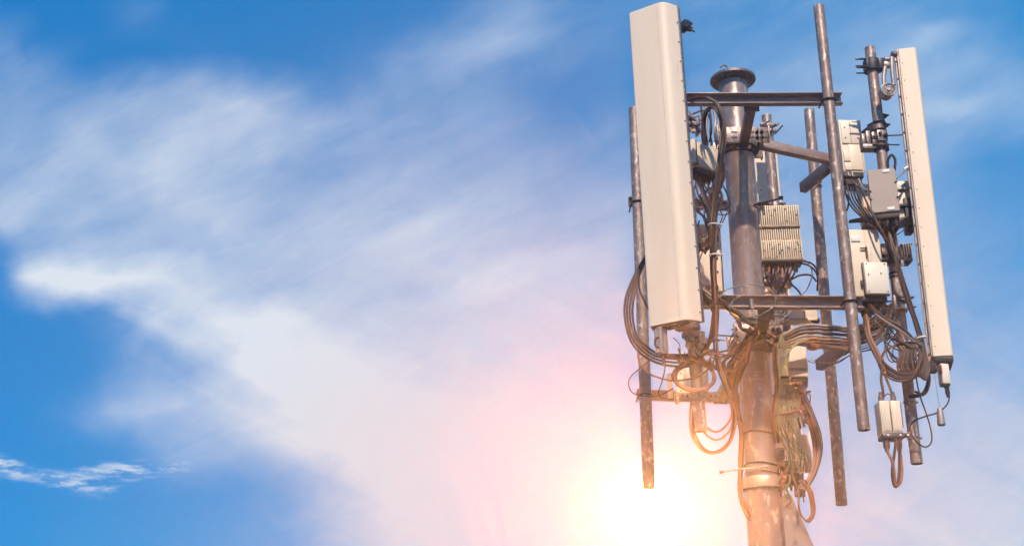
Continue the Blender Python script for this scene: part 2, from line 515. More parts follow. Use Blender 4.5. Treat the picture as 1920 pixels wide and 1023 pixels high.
MT['clamp'] = mat('clamp_steel', (0.17, 0.125, 0.12), 0.42, 0.5, (0.30, 0.23, 0.21), 16, (1, 1, 1), (0.5, 0.42, 0.38), 45, 0.3, 80, 0.15)
MT['alu'] = mat('cast_aluminium', (0.32, 0.26, 0.23), 0.38, 0.5, (0.48, 0.40, 0.35), 15, bump=0.15, rvar=0.1)
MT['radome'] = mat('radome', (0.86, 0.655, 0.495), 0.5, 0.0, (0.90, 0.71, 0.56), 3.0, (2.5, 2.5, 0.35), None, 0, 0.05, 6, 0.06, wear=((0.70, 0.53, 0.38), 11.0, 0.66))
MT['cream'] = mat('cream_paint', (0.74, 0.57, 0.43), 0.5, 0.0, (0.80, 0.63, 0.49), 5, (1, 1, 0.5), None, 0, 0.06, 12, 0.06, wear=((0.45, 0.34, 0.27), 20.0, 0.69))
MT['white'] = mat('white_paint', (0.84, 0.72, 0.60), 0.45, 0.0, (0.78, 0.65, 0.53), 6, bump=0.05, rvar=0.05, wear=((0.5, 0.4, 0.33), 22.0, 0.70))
MT['greybox'] = mat('grey_cover', (0.37, 0.27, 0.225), 0.5, 0.0, (0.42, 0.31, 0.26), 4, bump=0.06, rvar=0.05)
MT['fins'] = mat('fin_paint', (0.84, 0.68, 0.50), 0.5, 0.0, (0.62, 0.49, 0.37), 14, bump=0.1, rvar=0.05, wear=((0.30, 0.20, 0.16), 26.0, 0.66))
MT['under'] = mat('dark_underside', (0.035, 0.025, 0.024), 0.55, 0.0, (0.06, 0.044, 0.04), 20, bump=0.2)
MT['black'] = mat('black_rubber', (0.012, 0.008, 0.009), 0.45, 0.0, (0.022, 0.014, 0.015), 10, bump=0.1, spec=0.3)
MT['brown'] = mat('weathered_rubber', (0.055, 0.024, 0.015), 0.42, 0.0, (0.12, 0.05, 0.03), 9, bump=0.1, spec=0.4)
MT['glare_rust'] = mat('reddish_glare_jacket', (0.22, 0.075, 0.035), 0.45, 0.0, (0.34, 0.13, 0.06), 9, bump=0.1)  # reddish jacket, with the orange of the sun's glare put into its colour
MT['green'] = mat('green_earth_wire', (0.17, 0.15, 0.07), 0.4, 0.0, (0.30, 0.25, 0.12), 12)
MT['jade'] = mat('pale_green_wire', (0.15, 0.18, 0.13), 0.4, 0.0, (0.24, 0.26, 0.19), 12)
MT['greycable'] = mat('grey_jacket', (0.25, 0.21, 0.19), 0.42, 0.0, (0.33, 0.28, 0.25), 9, bump=0.1)
MT['tie'] = mat('white_tie', (0.8, 0.75, 0.7), 0.4)
MT['pink'] = mat('red_tag', (0.60, 0.16, 0.15), 0.5)
MT['slot'] = mat('dark_slot', (0.02, 0.015, 0.015), 0.7)

# ------------------------------------------------------------------ ground
mg = bpy.data.materials.new('gravel_ground'); mg.use_nodes = True
_nt = mg.node_tree; _b = _nt.nodes['Principled BSDF']; _b.inputs['Roughness'].default_value = 0.9
_co = _nt.nodes.new('ShaderNodeTexCoord').outputs['Object']
_n1 = _nt.nodes.new('ShaderNodeTexNoise'); _n1.inputs['Scale'].default_value = 0.15; _n1.inputs['Detail'].default_value = 8
_n2 = _nt.nodes.new('ShaderNodeTexVoronoi'); _n2.inputs['Scale'].default_value = 18
_nt.links.new(_co, _n1.inputs['Vector']); _nt.links.new(_co, _n2.inputs['Vector'])
_m = _nt.nodes.new('ShaderNodeMix'); _m.data_type = 'RGBA'; _nt.links.new(_n1.outputs[0], _m.inputs[0])
_m.inputs[6].default_value = (0.06, 0.05, 0.04, 1); _m.inputs[7].default_value = (0.11, 0.09, 0.07, 1)
_m2 = _nt.nodes.new('ShaderNodeMix'); _m2.data_type = 'RGBA'; _m2.blend_type = 'MULTIPLY'; _m2.inputs[0].default_value = 0.35
_nt.links.new(_m.outputs[2], _m2.inputs[6]); _nt.links.new(_n2.outputs['Color'], _m2.inputs[7])
_nt.links.new(_m2.outputs[2], _b.inputs['Base Color'])
_mb = MB()
_mb.lathe(Matrix.Identity(4), [(-0.3, 1500), (0.0, 1500)], n=64)
ground = _mb.build('ground', mg); ground['kind'] = 'structure'

# ------------------------------------------------------------------ mast
MA, MBo = P(1374, 150, 10.0), P(1440, 1040, 10.0)
mdir = (MA - MBo).normalized()
def mast_pt(py, Y=10.0):
    """Point on the mast axis seen at that photo row."""
    lo, hi = 0.0, 1.0
    for _ in range(30):
        m = (lo + hi) / 2
        p = MA.lerp(MBo, m)
        v = p - Vector((0, 0, CAMZ))
        yv = (v.z * CE - v.y * SE) / (v.y * CE + v.z * SE)
        if 511.5 - yv * FPX < py: lo = m
        else: hi = m
    return MA.lerp(MBo, lo)
_ax = (Vector((1, 0, 0)) - mdir * mdir.x).normalized()
axq = Matrix((_ax, mdir.cross(_ax), mdir)).transposed().to_4x4()
def MF(py): return Matrix.Translation(mast_pt(py)) @ axq
base = MBo - mdir * (MBo.z / mdir.z)
mast = thing('antenna_mast', 'thick weathered steel mast pole with a bolted flange on its open top', 'mast', base)
r1, r2 = 0.131, 0.146
mb = MB()
L1 = (mast_pt(905) - base).length; L2 = (MA - base).length
FB = Matrix.Translation(base) @ axq
def hz(py): return (mast_pt(py) - base).length
mb.lathe(FB, [(0.03, 0.165), (hz(1010), r2 + 0.003), (hz(912), r2), (hz(908), r2 + 0.002)], n=48)
mb.build('lower_tube', MT['mast'], mast)
mb = MB()
mb.lathe(FB, [(hz(905), r1 + 0.004), (hz(700), r1), (hz(640), r1 - 0.003), (hz(300), r1 - 0.006), (hz(296), r1 + 0.004), (hz(262), r1 + 0.004), (hz(255), r1), (hz(158), r1 - 0.002)], n=48)
mb.build('upper_tube', MT['mast'], mast)
mb = MB()
mb.lathe(FB, [(hz(920), r1 + 0.022), (hz(918), r1 + 0.042), (hz(903), r1 + 0.046), (hz(898), r1 + 0.036), (hz(896), r1 + 0.01)], n=48)
mb.build('collar', MT['mast'], mast)
mb = MB()
mb.lathe(FB, [(0.0, 0.34), (0.03, 0.34)], n=48)
mb.build('base_plate', MT['mast'], mast)
# flange
mb = MB()
ft = hz(153)
prof = [(ft, 0.100), (ft, 0.203), (ft + 0.022, 0.205), (ft + 0.024, 0.203), (ft + 0.024, 0.115), (ft - 0.0, 0.110)]
mb.lathe(FB, [(ft, r1 - 0.01), (ft, 0.201), (ft + 0.003, 0.204), (ft + 0.024, 0.204), (ft + 0.027, 0.200), (ft + 0.027, r1 - 0.03)], n=64)
fl = mb.build('flange', MT['clamp'], mast)
mb = MB()
for i in range(10):
    a = 2 * math.pi * (i + 0.3) / 10
    p = FB @ Vector((0.170 * math.cos(a), 0.170 * math.sin(a), ft - 0.001))
    mb.bolt(p, -mdir, 0.011, 0.012, 0.008)
p0 = FB @ Vector((-0.10, -0.175, ft + 0.027))
mb.tube([p0 + Vector((0.028 * math.cos(t) - 0.01, -0.01, 0.026 * math.sin(t) + 0.008)) for t in [i * math.pi / 8 for i in range(9)]], 0.008, 8)
p0 = FB @ Vector((0.15, -0.09, ft + 0.027))
mb.tube([p0 + Vector((0.02 * math.cos(t), 0, 0.016 * math.sin(t))) for t in [i * math.pi / 8 for i in range(9)]], 0.006, 8)
mb.build('flange_bolts', MT['clamp'], fl)
# gasket bands and strap rings
for py, rr, h in ((291, 0.007, 0.016), (282, 0.012, 0.020), (653, 0.010, 0.030), (664, 0.007, 0.012), (708, 0.002, 0.006), (718, 0.002, 0.005), (742, 0.002, 0.005)):
    mb = MB()
    z = hz(py)
    mb.lathe(FB, [(z - h, r1 - 0.004), (z - h, r1 + rr - 0.002), (z - h + 0.003, r1 + rr), (z + h - 0.003, r1 + rr), (z + h, r1 + rr - 0.002), (z + h, r1 - 0.004)], n=40)
    mb.build('band', MT['dark'] if py < 500 and py > 285 else MT['arm'] if py < 700 else MT['mast'], mast)
for py, rr in ((815, 0.010), (873, 0.007), (888, 0.006)):
    mb = MB()
    c = mast_pt(py)
    pts = [c + (axq @ Vector(((r1 + 0.006) * math.cos(t), (r1 + 0.006) * math.sin(t), 0.010 * math.sin(2 * t)))) for t in [i * 2 * math.pi / 40 for i in range(40)]]
    mb.tube(pts, rr, 8, closed=True)
    mb.build('strap', MT['brown'] if py != 888 else MT['clamp'], mast)
mb = MB()
mb.tube([P(1352, 884, 9.85), P(1395, 878, 9.88), P(1440, 874, 9.84)], 0.007, 8)
mb.cyl(P(1349, 885, 9.85), P(1356, 883.5, 9.85), 0.013, n=12)
mb.build('step_rod', MT['clamp'], mast)
mb = MB()
mb.tube([P(1414, 384, 9.85), P(1440, 378, 9.82), P(1462, 372, 9.8)], 0.009, 8)
mb.cyl(P(1460, 371, 9.80), P(1468, 371, 9.80), 0.018, n=14)
mb.tube([P(1412, 385, 9.85), P(1424, 392, 9.80), P(1424, 420, 9.80)], 0.006, 8)
mb.build('step_rod', MT['arm'], mast)
# gusset brace low on the right
mb = MB()
g0 = P(1469, 930, 10.0)
pts = [P(1466, 928, 9.93), P(1483, 926, 9.93), P(1556, 1090, 9.93), P(1470, 1090, 9.93)]
off = Vector((0, 0.03, 0))
f = [mb.bm.verts.new(p) for p in pts]; bk = [mb.bm.verts.new(p + off) for p in pts]
mb.bm.faces.new(f); mb.bm.faces.new(bk[::-1]); mb._skin(f, bk)
mb.tube([P(1480, 930, 9.98), P(1548, 1090, 9.98)], 0.020, 12)
mb.bolt(P(1474, 936, 9.93), (0, -1, 0), 0.008, 0.008)
mb.build('gusset', MT['mast'], mast)

# mast clamps: slotted plates bolted round the tube
def mast_clamp(py, dark_knot=False):
    o = thing('mast_clamp', 'lower slotted clamp on the mast under a knot of cables' if dark_knot else 'upper slotted clamp on the mast where three arms meet', 'clamp', mast_pt(py), 'slotted clamps round the mast')
    M = MF(py)
    mb = MB()
    W = 0.46 if not dark_knot else 0.40
    for dy in (-1, 1):
        mb.at(M, 0.02, dy * (r1 + 0.022), 0, W, 0.014, 0.15, 0.003)
        for sx in (-1, 1):
            mb.at(M, 0.02 + sx * (W / 2 - 0.006), dy * (r1 + 0.045), 0, 0.012, 0.045, 0.15, 0.002)
    mb.build('clamp_plate', MT['clamp'], o)
    mb = MB()
    for sx in (-0.19, -0.075, 0.075, 0.19):
        for sz in (-0.028, 0.024):
            mb.at(M, 0.02 + sx, -(r1 + 0.0295), sz, 0.052, 0.004, 0.012, 0.001)
    mb.build('clamp_slots', MT['slot'], o)
    mb = MB()
    for sx in (-0.185, 0.125, 0.165):
        for sz in (-0.028, 0.024):
            p = M @ Vector((0.02 + sx, -(r1 + 0.03), sz))
            mb.bolt(p, (0, -1, 0), 0.013, 0.018, 0.03)
            mb.cyl(p, p + Vector((0, 2 * r1 + 0.09, 0)), 0.006, n=8)
    mb.build('clamp_bolts', MT['dark'], o)
    mb = MB()
    mb.lathe(M, [(-0.09, r1 + 0.004), (-0.09, r1 + 0.05), (-0.082, r1 + 0.05), (-0.082, r1 + 0.004)], n=40)
    mb.lathe(M, [(0.062, r1 + 0.004), (0.062, r1 + 0.018), (0.072, r1 + 0.018), (0.072, r1 + 0.004)], n=40)
    mb.build('clamp_ring', MT['dark'], o)
mast_clamp(268)
mast_clamp(634, True)

# ------------------------------------------------------------------ pipes
def pole(top, bot, w_px, label, name='mounting_pipe', grp='bare steel antenna pipes', n=32):
    a, b = P(*bot), P(*top)
    r = w_px * 0.5 * mpp((top[1] + bot[1]) / 2, (top[2] + bot[2]) / 2)
    mb = MB(); mb.pipe(a, b, r, 0.006, n)
    o = mb.build(name, MT['galv'])
    tag(o, label, 'pipe', grp)
    o['r'] = r
    del o['r']
    def pt(py):
        t = (py - top[1]) / (bot[1] - top[1])
        return P(top[0] + (bot[0] - top[0]) * t, py, top[2] + (bot[2] - top[2]) * t)
    return pt, r
YF = 9.10
poleF, rF = pole((1535, 12, YF), (1620, 806, YF), 21.5, 'tall bare grey pipe clamped to the right end of the front beams, nothing on it')
poleA, rA = pole((1250, 24, YF), (1314, 808, YF), 23, 'pipe behind the big left panel antenna, its open lower end hanging below it')
poleR, rR = pole((1517, 206, 10.92), (1578, 946, 10.92), 20.5, 'bare pipe behind the tallest pipe, at the rear end of the right beams')
poleL, rL = pole((1189, 203, 11.10), (1217, 915, 11.10), 22, 'leftmost pipe, its lower end fading into the glare of the sun')
poleB, rB = pole((1437, 217, 11.05), (1500, 930, 11.05), 19.5, 'short topped pipe just right of the mast, behind the finned box')
poleG, rG = pole((1631, 90, 9.36), (1719, 869, 9.36), 21, 'rightmost pipe carrying the grey and white boxes beside the slim antenna')

# ------------------------------------------------------------------ beams
def channel_beam(a, b, h, dpt, label, material, open_front=True, grp='horizontal mounting beams', web_t=0.008):
    """C-section from a to b: web height h, flanges towards the camera."""
    a = Vector(a); b = Vector(b)
    x = (b - a).normalized(); z = Vector((0, 0, 1)); y = z.cross(x).normalized()
    z = x.cross(y).normalized()
    Mx = Matrix((x, y, z)).transposed().to_4x4(); Mx.translation = (a + b) / 2
    Ln = (b - a).length
    o = thing('channel_beam', label, 'beam', (a + b) / 2, grp)
    s = -1 if open_front else 1
    mb = MB()
    mb.at(Mx, 0, 0, 0, Ln, web_t, h - 0.004, 0.001)
    for sz in (-1, 1):
        mb.at(Mx, 0, s * dpt / 2, sz * (h / 2 - web_t / 2), Ln, dpt + web_t, web_t, 0.002)
    mb.build('beam_channel', material, o)
    return o, Mx, Ln
z_up, z_lo = P(1388, 268, 10).z, P(1420, 634, 10).z
# front beams
bf1, Mx, Ln = channel_beam(P(1256, 190, YF + 0.09), P(1577, 189, YF + 0.09), 0.098, 0.055, 'upper front beam crossing in front of the mast below its flange', MT['beam'])
mb = MB(); c = poleF(189)
ubolt(mb, c, rF + 0.008, 0.0, (0, 1, 0), 0.12, 0.008); ubolt(mb, poleA(190), rA + 0.008, 0.0, (0, 1, 0), 0.12, 0.008)
mb.build('u_bolt', MT['dark'], bf1)
bf2, Mx, Ln = channel_beam(P(1292, 568, YF + 0.09), P(1617, 570, YF + 0.09), 0.098, 0.055, 'lower front beam crossing the mast at cable height', MT['beam'])
mb = MB()
ubolt(mb, poleF(566), rF + 0.008, 0.0, (0, 1, 0), 0.12, 0.008); ubolt(mb, poleA(570), rA + 0.008, 0.0, (0, 1, 0), 0.12, 0.008)
mb.build('u_bolt', MT['dark'], bf2)
mb = MB()
mb.cyl(P(1407, 560, YF), P(1411, 580, YF), 0.016, n=14, bev=0.004)
mb.cyl(P(1411, 579, YF), P(1413, 596, YF), 0.009, n=10)
mb.build('lug', MT['alu'], bf2)
# rear left beams
br1, Mx, Ln = channel_beam(P(1178, 380, 11.26), P(1472, 392, 11.3), 0.092, 0.055, 'upper rear beam with its end poking out left of the big antenna', MT['beam'])
mb = MB(); ubolt(mb, poleL(380), rL + 0.008, 0.0, (0, 1, 0), 0.22, 0.008); ubolt(mb, poleB(392), rB + 0.008, 0.0, (0, 1, 0), 0.22, 0.008)
mb.bolt(P(1195, 377, 11.2), (-0.3, -1, 0), 0.016, 0.016, 0.02)
mb.build('u_bolt', MT['dark'], br1)
br2, Mx, Ln = channel_beam(P(1193, 741, 11.28), P(1492, 752, 11.32), 0.092, 0.055, 'lower rear beam ending at the leftmost pipe, tinted orange by glare', MT['beam'])
mb = MB(); ubolt(mb, poleL(741), rL + 0.008, 0.0, (0, 1, 0), 0.22, 0.008); ubolt(mb, poleB(752), rB + 0.008, 0.0, (0, 1, 0), 0.22, 0.008)
mb.build('u_bolt', MT['dark'], br2)
# right beams, running from rear to front
bs1, Mx, Ln = channel_beam(P(1500, 352, 10.80), P(1658, 222, 9.50), 0.098, 0.055, 'upper right beam running back from the rightmost pipe', MT['arm'], open_front=False)
mb = MB(); ubolt(mb, poleR(345), rR + 0.008, 0.02, (-1, -0.6, 0), 0.12, 0.007); ubolt(mb, poleR(345), rR + 0.008, -0.03, (-1, -0.6, 0), 0.12, 0.007)
ubolt(mb, poleG(232), rG + 0.008, 0.0, (-0.6, 1, 0), 0.07, 0.008); ubolt(mb, poleG(246), rG + 0.008, 0.0, (-0.6, 1, 0), 0.07, 0.008)
mb.build('u_bolt', MT['dark'], bs1)
bs2, Mx, Ln = channel_beam(P(1530, 684, 10.75), P(1682, 572, 9.45), 0.098, 0.055, 'lower right beam running back from the rightmost pipe under cables', MT['arm'], open_front=False)
mb = MB(); ubolt(mb, poleR(678), rR + 0.008, 0.0, (-1, -0.6, 0), 0.12, 0.007)
ubolt(mb, poleG(567), rG + 0.008, 0.0, (-1, 0.3, 0), 0.10, 0.008); ubolt(mb, poleG(584), rG + 0.008, 0.0, (-1, 0.3, 0), 0.10, 0.008)
mb.build('u_bolt', MT['dark'], bs2)
# arms from the clamps
def arm(a, b, w, h, label, material):
    a = Vector(a); b = Vector(b)
    x = (b - a).normalized(); y = Vector((0, 0, 1)).cross(x).normalized(); z = x.cross(y)
    Mx = Matrix((x, y, z)).transposed().to_4x4(); Mx.translation = (a + b) / 2
    mb = MB(); mb.at(Mx, 0, 0, 0, (b - a).length, w, h, 0.006)
    for s in (-1, 1):
        mb.at(Mx, s * ((b - a).length / 2 - 0.004), 0, 0, 0.012, w + 0.05, h + 0.035, 0.003)
    o = mb.build('support_arm', material)
    tag(o, label, 'arm', 'arms from the mast clamps to the beams')
arm(P(1394, 268, 9.86), P(1409, 197, YF + 0.125), 0.075, 0.085, 'dark upper arm rising from the mast clamp to the front beam', MT['arm'])
arm(P(1424, 270, 10.0), P(1560, 300, 10.2), 0.075, 0.082, 'upper arm reaching right from the mast clamp, seen side on', MT['beam'])
arm(P(1366, 290, 10.2), P(1330, 388, 11.18), 0.075, 0.085, 'upper arm reaching back left from the mast behind the cables', MT['arm'])
arm(P(1424, 636, 9.86), P(1436, 586, YF + 0.125), 0.075, 0.085, 'short lower arm from the mast clamp to the lower front beam', MT['arm'])
arm(P(1452, 630, 10.0), P(1590, 650, 10.2), 0.075, 0.085, 'lower arm reaching right from the mast beneath the thick cables', MT['beam'])
arm(P(1398, 650, 10.2), P(1350, 746, 11.2), 0.075, 0.085, 'lower arm reaching back left from the mast, orange in the glare', MT['arm'])

# ------------------------------------------------------------------ units
def rect(px0, py0, px1, py1, Y, rz=0.0, tilt=0.0, roll=0.0):
    cx, cy = (px0 + px1) / 2, (py0 + py1) / 2
    W = (px1 - px0) * mpp(cy, Y) / math.cos(R_(rz))
    H = P(cx, py0, Y).z - P(cx, py1, Y).z
    return frame(cx, cy, Y, rz, tilt, roll), W, H
RX90 = Matrix.Rotation(R_(90), 4, 'X')
RY90 = Matrix.Rotation(R_(90), 4, 'Y')
def loc(M): return M.translation.copy()
def conn(mb, M, x, y, z, r=0.014, L_=0.05):
    """Cable gland pointing down."""
    p = M @ Vector((x, y, z)); dn = (M.to_3x3() @ Vector((0, 0, -1)))
    mb.cyl(p, p + dn * 0.015, r * 1.25, n=6)
    mb.cyl(p + dn * 0.015, p + dn * L_ * 0.7, r, n=14)
    mb.cyl(p + dn * L_ * 0.7, p + dn * L_, r * 0.8, r * 0.6, n=14)
def screws(mb, M, pts, r=0.006, y=0.0):
    for (x, z) in pts:
        p = M @ Vector((x, y, z)); mb.cyl(p, p + (M.to_3x3() @ Vector((0, -0.005, 0))), r, n=8)

# ---- left panel antenna
def axis_frame(T, B, face):
    z = (T - B).normalized()
    n = Vector(face); n = (n - z * n.dot(z)).normalized()      # outward
    y = -n
    x = y.cross(z).normalized()
    M = Matrix((x, y, z)).transposed().to_4x4(); M.translation = B
    return M, (T - B).length
def rounded(pts, rads, n=5):
    """2-D outline with rounded corners."""
    out = []
    m = len(pts)
    for i in range(m):
        p = Vector(pts[i]); a = (Vector(pts[i - 1]) - p); b = (Vector(pts[(i + 1) % m]) - p)
        r = min(rads[i], a.length * 0.49, b.length * 0.49)
        a = p + a.normalized() * r; b = p + b.normalized() * r
        for k in range(n + 1):
            t = k / n
            out.append(tuple(a * (1 - t) ** 2 + p * 2 * t * (1 - t) + b * t * t))
    return out
T, B_ = P(1243, 2, 8.58), P(1288, 598, 8.70)
AL, HL = axis_frame(T, B_, (-math.sin(R_(35)), -math.cos(R_(35)), 0))
W = 0.312
antL = thing('panel_antenna', 'big cream panel antenna facing left, widest and tallest of the antennas', 'antenna', B_.copy(), 'panel antennas')
prof = rounded([(-W, 0), (0, 0), (0.055, 0.135), (-W - 0.045, 0.135)], [0.012, 0.055, 0.004, 0.004], 6)
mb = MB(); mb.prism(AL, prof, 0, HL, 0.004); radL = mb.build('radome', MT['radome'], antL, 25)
mb = MB()
prof = rounded([(-W - 0.052, 0.137), (0.062, 0.137), (0.056, 0.178), (-W - 0.046, 0.178)], [0.002] * 4, 2)
mb.prism(AL, prof, 0.006, HL - 0.006, 0.002); mb.build('back_plate', MT['clamp'], antL)
mb = MB()
k = 0.07
while k < HL - 0.03:
    p = AL @ Vector((0.049, 0.122, k)); mb.cyl(p, p + (AL.to_3x3() @ Vector((0.006, -0.002, 0))), 0.0055, n=8)
    k += 0.172
mb.build('side_screws', MT['arm'], radL)
mb = MB()
mb.at(AL, -W / 2, 0.075, -0.010, W - 0.02, 0.115, 0.016, 0.006)
mb.at(AL, -0.03, 0.10, -0.035, 0.13, 0.10, 0.05, 0.01)
mb.at(AL, -0.115, 0.11, -0.028, 0.06, 0.07, 0.036, 0.008)
capL = mb.build('end_cap', MT['arm'], antL)
mb = MB()
for i, (x, y) in enumerate(((-0.15, 0.05), (-0.12, 0.05), (-0.09, 0.05))):
    mb.at(AL, x, y, -0.021, 0.012, 0.012, 0.008, 0.002)
mb.build('port', MT['tie'], capL)
mb = MB()
for (x, y, r, l) in ((-0.275, 0.04, 0.021, 0.185), (-0.238, 0.025, 0.023, 0.195), (-0.222, 0.06, 0.021, 0.18), (-0.26, 0.07, 0.02, 0.17)):
    a = AL @ Vector((x, y, -0.012)); b = AL @ Vector((x, y, -0.012 - l))
    mb.cyl(a, b, r, n=20, bev=0.004)
motL = mb.build('tilt_motor', MT['alu'], antL)
mb = MB()
a = AL @ Vector((-0.238, 0.04, -0.205)); mb.cyl(a, a + Vector((0.003, 0, -0.016)), 0.038, n=20, bev=0.003)
a = AL @ Vector((-0.238, 0.04, -0.221)); mb.cyl(a, a + Vector((0.004, 0, -0.07)), 0.016, 0.011, n=14)
mb.build('motor_plug', MT['arm'], motL)
mb = MB()
mb.prism(AL, rounded([(-0.060, -0.0012), (-0.056, -0.0012), (-0.056, 0.002), (-0.060, 0.002)], [0.0004] * 4, 1), 0.004, HL - 0.006)
mb.build('moulding_seam', MT['fins'], radL)
# upper tilt bracket and lower pivot
mb = MB()
Mb = frame(1283, 50, 8.88, 30)
mb.at(Mb, 0, 0, 0, 0.06, 0.10, 0.075, 0.006); mb.at(Mb, 0.025, -0.03, -0.03, 0.05, 0.04, 0.035, 0.006); mb.at(Mb, 0.035, 0.0, 0.022, 0.04, 0.09, 0.018, 0.004)
mb.tube([P(1276, 46, 8.9), P(1288, 51, 8.86), P(1302, 60, 8.83)], 0.008, 8)
mb.tube([P(1276, 62, 8.9), P(1284, 57, 8.86), P(1293, 50, 8.83)], 0.009, 8)
mb.bolt(P(1289, 50, 8.84), (1, -0.6, 0), 0.013, 0.02)
mb.build('tilt_bracket', MT['dark'], antL)
mb = MB()
Mb = frame(1300, 628, 8.98, 20)
mb.at(Mb, 0, 0, 0, 0.15, 0.10, 0.05, 0.008); mb.at(Mb, 0.05, -0.02, -0.05, 0.07, 0.08, 0.05, 0.006); mb.at(Mb, -0.04, -0.02, -0.045, 0.05, 0.06, 0.035, 0.006)
c = poleA(640)
ubolt(mb, c, rA + 0.012, 0.02, (0, -1, 0), 0.08, 0.008); ubolt(mb, c, rA + 0.012, -0.03, (0, -1, 0), 0.08, 0.008)
mb.bolt(P(1311, 648, 8.98), (0.2, -1, 0), 0.028, 0.03)
mb.build('pivot_bracket', MT['clamp'], antL)

# ---- right panel antenna
T, B_ = P(1684, 92, 9.24), P(1750, 668, 9.30)
AR, HR = axis_frame(T, B_, (-0.25, -1, 0))
antR = thing('panel_antenna', 'slim cream panel antenna on the far right, seen side on with rounded front', 'antenna', B_.copy(), 'panel antennas')
prof = rounded([(0.0, 0), (0.136, 0.0), (0.150, 0.03), (0.150, 0.27), (0.136, 0.30), (0.0, 0.30)], [0.004, 0.03, 0.03, 0.03, 0.03, 0.004], 4)
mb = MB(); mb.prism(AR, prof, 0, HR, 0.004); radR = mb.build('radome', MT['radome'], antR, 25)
mb = MB()
mb.prism(AR, rounded([(-0.016, -0.006), (-0.003, -0.006), (-0.003, 0.306), (-0.016, 0.306)], [0.001] * 4, 1), 0.004, HR - 0.004, 0.001)
mb.prism(AR, rounded([(-0.034, 0.02), (-0.018, 0.02), (-0.018, 0.10), (-0.034, 0.10)], [0.001] * 4, 1), 0.03, HR - 0.05, 0.001)
mb.build('back_plate', MT['alu'], antR)
mb = MB()
k = 0.08
while k < HR - 0.04:
    for xx, dz in ((0.022, 0.0),):
        p = AR @ Vector((xx, 0.0, k)); mb.cyl(p, p + Vector((-0.001, -0.004, 0)), 0.0038, n=8)
    p = AR @ Vector((-0.026, 0.018, k + 0.03)); mb.cyl(p, p + Vector((0, -0.006, 0)), 0.007, n=8)
    k += 0.165
mb.build('side_screws', MT['arm'], radR)
mb = MB(); mb.at(AR, 0.075, 0.15, -0.022, 0.142, 0.29, 0.044, 0.006); mb.at(AR, 0.03, 0.08, -0.04, 0.12, 0.12, 0.03, 0.004)
mb.build('end_cap', MT['dark'], antR)
mb = MB()
Mx, w, h = rect(1765, 681, 1781, 718, 9.30, 10)
mb.at(Mx, 0, 0.03, 0, w, 0.07, h, 0.006); actR = mb.build('tilt_actuator', MT['white'], antR)
mb = MB(); mb.at(Mx, -w / 2 - 0.003, 0.0, 0.03, 0.006, 0.04, 0.07, 0.001); mb.build('side_label', MT['pink'], actR)
mb = MB(); mb.at(Mx, 0, 0.03, -h / 2 - 0.008, w * 0.9, 0.06, 0.018, 0.004); conn(mb, Mx, 0.012, 0.03, -h / 2 - 0.015, 0.016, 0.09)
mb.build('actuator_plug', MT['dark'], actR)
# scissor tilt bracket at the top
mb = MB(); c = poleG(124)
ubolt(mb, c, rG + 0.014, 0.035, (-1, 0, 0), 0.12, 0.007); ubolt(mb, c, rG + 0.014, -0.035, (-1, 0, 0), 0.12, 0.007)
Mb = Matrix.Translation(c)
mb.lathe(Mb, [(-0.055, rG + 0.002), (-0.055, rG + 0.026), (-0.025, rG + 0.030), (0.03, rG + 0.030), (0.05, rG + 0.022), (0.05, rG + 0.002)], n=28)
mb.at(Mb, -0.05, -0.02, 0.0, 0.03, 0.10, 0.10, 0.005); mb.at(Mb, 0.065, -0.01, 0.0, 0.04, 0.09, 0.10, 0.005)
for dz in (0.035, -0.045):
    mb.cyl(c + Vector((-0.15, -0.05, dz)), c + Vector((0.05, -0.05, dz)), 0.0065, n=8)
mb.build('pole_clamp', MT['dark'], antR)
mb = MB()
YB = 9.20
mb.cyl(P(1657, 112, YB), P(1672, 112, YB), 0.024, n=16, bev=0.004)
mb.tube([P(1660, 124, YB), P(1657, 145, YB), P(1658, 166, YB)], lambda t: 0.020 - 0.004 * t, 10)
mb.tube([P(1672, 108, YB - .03), P(1673, 135, YB - .03), P(1676, 160, YB - .03)], lambda t: 0.020 - 0.003 * t, 10)
mb.at(frame(1663, 122, YB, 0, 0, 15), 0, 0, 0, 0.06, 0.05, 0.045, 0.01)
mb.cyl(P(1666, 168, YB - 0.05), P(1666, 168, YB - 0.05) + Vector((-0.01, 0.085, 0)), 0.062, n=32, bev=0.008)
c0 = P(1666, 168, YB - 0.052)
mb.tube([c0 + Vector((0.056 * math.cos(t), 0, 0.056 * math.sin(t))) for t in [i * math.pi / 14 for i in range(28)]], 0.007, 8, closed=True)
mb.build('tilt_arm', MT['alu'], antR)
mb = MB()
mb.cyl(c0 + Vector((0, 0.004, 0)), c0 + Vector((0, -0.002, 0)), 0.046, n=28)
mb.cyl(P(1671, 102, YB), P(1682, 103, YB), 0.027, n=16, bev=0.004)
pivR = mb.build('pivot_disc', MT['arm'], antR)
mb = MB(); mb.bolt(c0 + Vector((0, -0.001, 0)), (0, -1, 0), 0.016, 0.012)
for i in range(5):
    a = i * 2 * math.pi / 5
    mb.cyl(c0 + Vector((0.03 * math.cos(a), 0, 0.03 * math.sin(a))), c0 + Vector((0.03 * math.cos(a), -0.005, 0.03 * math.sin(a))), 0.007, n=10)
mb.build('pivot_bolt', MT['alu'], pivR)
